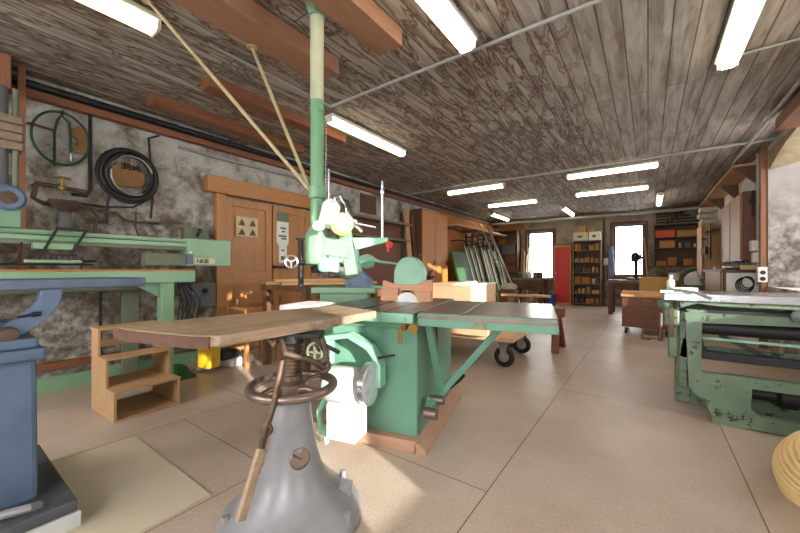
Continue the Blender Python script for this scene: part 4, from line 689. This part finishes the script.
for nm, m_, sp, lc, lb, ct in (('sponge', 'straw', ('box', -.09, .09, -.05, .05, 0, .07), (1.27, 7.56, 1.14), 'yellowish sponge block on the bench under the hanging cupboard', 'sponge'), ('tray', 'black', ('box', -.12, .1, -.06, .2, 0, .03), (1.12, 7.6, 1.14), 'flat black tray left of the sponge block', 'tray'),
      ('white_pack', 'white', ('box', -.05, .06, -.06, .1, 0, .06), (1.08, 7.95, 1.14), 'small white pack behind the black tray', 'pack'), ('brush', 'pine', ('box', -.03, .03, -.12, .12, 0, .05), (1.0, 8.4, 1.14), 'light wooden block at the bench edge left of the black tray', 'block')):
    tag(obj(nm, m_, sp, loc=lc, bevel=.008), lb, ct)
tag(obj('switch_box', 'socket', ('box', XR-.14, XR-.0, 7.26, 7.44, 1.42, 1.58), ('box', XR-.12, XR, 7.27, 7.42, 1.25, 1.40), bevel=.008), 'white double switch box on upright pipe beside the orange-brown post', 'switch')
t = thing('power_strip', 'white power strip with black sockets hanging on the orange-brown post', 'power strip', (XR-.02, 7.05, 1.0)); obj('housing', 'socket', ('box', -.1, .0, -.03, .05, -.04, .18), parent=t, bevel=.008)
for k in range(2): obj('socket', 'black', ('cyl', (-.05, -.03, .01+.09*k), (-.05, -.036, .01+.09*k), .03), parent=t)
tag(obj('wall_ring', 'dark_iron', ('lathe', [(.06, 0), (.08, .01), (.05, .03)], (XR+.36, 6.86, 1.38), (-.5, -.86, 0))), 'dark round fitting on the white niche reveal at right frame edge', 'fitting')

# ------------------------------------------------------------------ left rear: cupboards, leaning boards, ladder
def wallcup(name, label, y0_, y1_, z0_, z1_, dep, mat, doors=2, cat='cupboard'):
    t = thing(name, label, cat, (XL, y0_, 0)); obj('body', 'brown', ('box', .01, dep, 0, y1_-y0_, z0_, z1_), parent=t)
    n = doors; w_ = (y1_-y0_)/n
    for k in range(n):
        d = obj('door', mat, ('box', dep, dep+.02, k*w_+.008, (k+1)*w_-.008, z0_+.02, z1_-.02), parent=t, bevel=.003); obj('handle', 'dark_iron', ('box', dep+.02, dep+.04, k*w_+w_*.85, k*w_+w_*.9, (z0_+z1_)/2-.06, (z0_+z1_)/2+.06), parent=d)
    return t
wallcup('tall_cupboard', 'tall tan-brown panelled cupboard on the left wall before leaning boards', 6.75, 8.0, .05, 2.55, .35, 'ply', 2)
tag(obj('standing_board', 'pine_z', ('bar', (XL+.35, 6.45, .0), (XL+.12, 6.45, 2.5), .16, .03)), 'pale tall board standing left of tall tan-brown cupboard', 'board')
tag(obj('standing_board', 'brown', ('bar', (XL+.38, 6.65, .0), (XL+.15, 6.65, 2.4), .14, .03)), 'dark tall board between the pale board and tall cupboard', 'board')
t = thing('board_rack', 'rack shelf high on the left rear wall above the leaning boards', 'shelf', (XL, 8.2, 0)); obj('board', 'pine_y', ('box', .01, .55, 0, 3.9, 2.30, 2.34), parent=t); obj('back_panel', 'tan', ('box', .01, .03, 0, 3.9, 0, 2.8), parent=t)
for y_ in (.05, 1.3, 2.55, 3.8): obj('bracket', 'brown', ('box', .03, .52, y_, y_+.05, 2.22, 2.30), parent=t)
for k in range(5): tag(obj('stored_plank', ('pine_y', 'grey_wood', 'ochre')[k % 3], ('box', -.06, .06, -1.5+.1*k, 1.5-.15*(k % 2), 0, .035), loc=(XL+.10+.11*(k % 4), 9.9+.1*k, 2.34+(.04 if k > 3 else 0))), ('back', 'second from back', 'third from back', 'front', 'topmost')[k]+' long plank lying on the high rack shelf at left rear', 'plank', 'planks stored on the high rack shelf')
o = tag(obj('green_board', 'dark_green', ('prism', [(XL+.80, .02), (XL+.84, .03), (XL+.40, 1.62), (XL+.36, 1.61)], 0, .85, 'xz'), loc=(0, 7.62, 0)), 'dark green board leaning nearest, left of the pale-edged boards', 'board')
o.location = (0, 8.15, 0)
pr = obj('leaning_shutter', 'olive', ('prism', [(0, 0), (.045, 0), (-.50, 1.90), (-.54, 1.89)], 0, .24, 'xz'), bevel=.003)
obj('edge_strip', 'cream', ('prism', [(.046, .0), (.055, .0), (-.487, 1.90), (-.498, 1.90)], .0, .045, 'xz'), parent=pr)
pr['label'] = 'x'; pr['category'] = 'shutter'; pr['group'] = 'green shutters leaning on the left rear wall'
for k in range(8):
    o = pr if k == 0 else dup(pr); o.location = (XL+.82-.02*(k % 3), 9.05+.36*k, 0.003); o['label'] = ORD[k]+' of the pale-edged green boards leaning beneath the rack shelf'
    o.scale = (1, 1, 1+.06*((k*5) % 4-1)*.5)
for k in range(6):
    tag(obj('screw_clamp', 'dark_iron', ('bar', (0, 0, -.15), (0, 0, .2), .04, .05), ('bar', (0, 0, .12), (.2, 0, .1), .04, .04), ('bar', (0, 0, -.1), (.2, 0, -.12), .04, .04), ('cyl', (.17, 0, -.2), (.17, 0, .05), .02), loc=(XL+.42, 9.0+.42*k, 1.93+.05*(k % 2)), rotz=.3*(k % 3-1)), ORD[k]+' of dark clamps hung over the tops of leaning green boards', 'clamp', 'clamps over the leaning boards')
tag(obj('clamp_bar', 'dark_iron', ('cyl', (XL+.40, 8.7, 1.95), (XL+.40, 11.5, 1.95), .018), ('bar', (XL+.045, 8.8, 1.95), (XL+.4, 8.8, 1.95), .03, .03), ('bar', (XL+.045, 11.4, 1.95), (XL+.4, 11.4, 1.95), .03, .03)), 'dark bar holding clamps over the leaning green boards', 'bar')
# ladder
a0 = at(509, 286, y=9.6); b0 = at(484, 226, y=9.9); A = Vector((a0.x, 9.6, a0.z)); B_ = Vector((b0.x, 9.9, b0.z)); dr = (B_-A).normalized(); A = A-dr*(A.z/dr.z)
t = thing('ladder', 'aluminium ladder leaning at left rear before the green boards', 'ladder', A)
Lb = (B_-A).length+.1; sd = Vector((.16, -.12, 0))
for s_ in (-.5, .5): obj('rail', 'alu', ('bar', sd*s_*1.6, sd*s_*1.6+dr*Lb, .06, .03), parent=t)
for k in range(9): obj('rung', 'alu', ('cyl', sd*-.8+dr*(.2+.28*k), sd*.8+dr*(.2+.28*k), .016, {'seg': 8}), parent=t)
# corner cabinet at the back left
cx0 = bk(505, 240, 12.3).x; cx1 = bk(518, 240, 12.3).x
t = shelf_unit('corner_shelf', 'brown drawer shelf in the rear left corner beside the ladder', XL+.05, cx1, 12.66, .45, [.05, .6, .95, 1.3, 1.65, 2.0, 2.5], 'brown')
w_ = cx1-XL-.05
for k, z_ in enumerate((.65, 1.0, 1.35)):
    for j in range(2):
        d = obj('drawer', 'chest', ('box', .04+j*(w_-.08)/2, (j+1)*(w_-.08)/2+.03, -.02, .35, z_, z_+.28), parent=t, bevel=.004); obj('knob', 'brass', ('cyl', (.04+(j+.45)*(w_-.08)/2, -.02, z_+.14), (.04+(j+.45)*(w_-.08)/2, -.045, z_+.14), .015), parent=d)
tag(obj('storage_box', 'grey_panel', ('box', 0, .5, 0, .35, 0, .32), loc=(cx1-.58, 12.24, 1.68), bevel=.01), 'grey-white box on the brown corner shelf', 'box')
stock(XL+.1, cx1-.05, 12.24, 2.03, .3, 4, 'on the top board of the brown corner shelf', 'goods on the corner shelf top', seed=31, pal=[1, 2, 5, 6])
for k in range(4): v = bk(520+2.2*k, 281, 12.4); tag(obj('upright_board', ('pine_z', 'cream')[k % 2], ('bar', (v.x, 12.45, .0), (v.x+.02, 12.62, 1.9-.12*(k % 3)), .07, .03)), ORD[k]+' narrow upright board between corner shelf and left window', 'board', 'narrow boards left of the left window')
v = bk(528, 215, 12.6); tag(obj('wood_panel', 'tan', ('box', XL+.05, bk(524, 215, 12.6).x, 12.67, 12.7, 2.55, 2.9)), 'brown wood panel above corner shelf under the ceiling', 'panel')
# bench below left window
t = thing('workbench', 'worn workbench below the left back window', 'workbench', (-3.55, 11.1, 0))
obj('top', 'grey_wood', ('box', 0, .92, 0, .8, .80, .86), parent=t, bevel=.004); obj('apron', 'brown', ('box', .05, .87, .05, .09, .5, .80), parent=t); obj('vise', 'brown', ('box', .1, .5, -.1, 0, .55, .8), parent=t)
for a, b in ((.06, .06), (.86, .06), (.06, .74), (.86, .74)): obj('leg', 'brown', ('box', a-.05, a+.05, b-.05, b+.05, 0, .8), parent=t)
tag(obj('grey_sack', 'cloth', ('lathe', [(.1, 0), (.2, .03), (.22, .1), (.15, .17), (.04, .19)], (-2.95, 8.95, .6)), smooth=True), 'pale grey lumpy sack on small block before the ladder foot', 'sack')
tag(obj('block', 'brown', ('box', -3.15, -2.75, 8.75, 9.15, 0, .6)), 'dark block carrying the pale grey sack', 'block')
tag(obj('blue_bin', 'blue_plastic', ('lathe', [(.13, 0), (.16, .36), (.15, .36), (.12, .02)], (bk(551, 296, 11.7).x, 11.7, 0))), 'blue plastic bin on the floor left of red locker', 'bin')
for k in range(5): tag(obj('paint_can', ('dark_green', 'alu', 'white', 'dust', 'rusty')[k], ('lathe', [(.07, 0), (.075, .01), (.075, .17), (.065, .19)], (-3.4+.16*k, 11.4+.05*(k % 2), .86))), ('dark green', 'grey metal', 'white', 'dusty grey', 'rusty brown')[k]+' can standing on the left window workbench', 'can')
# shop things along the dark part of the left wall
tag(obj('jig_board', 'chest', ('box', XL+.14, XL+.2, 4.7, 6.1, .2, 1.7)), 'dark reddish board standing below the wall shelf', 'board')
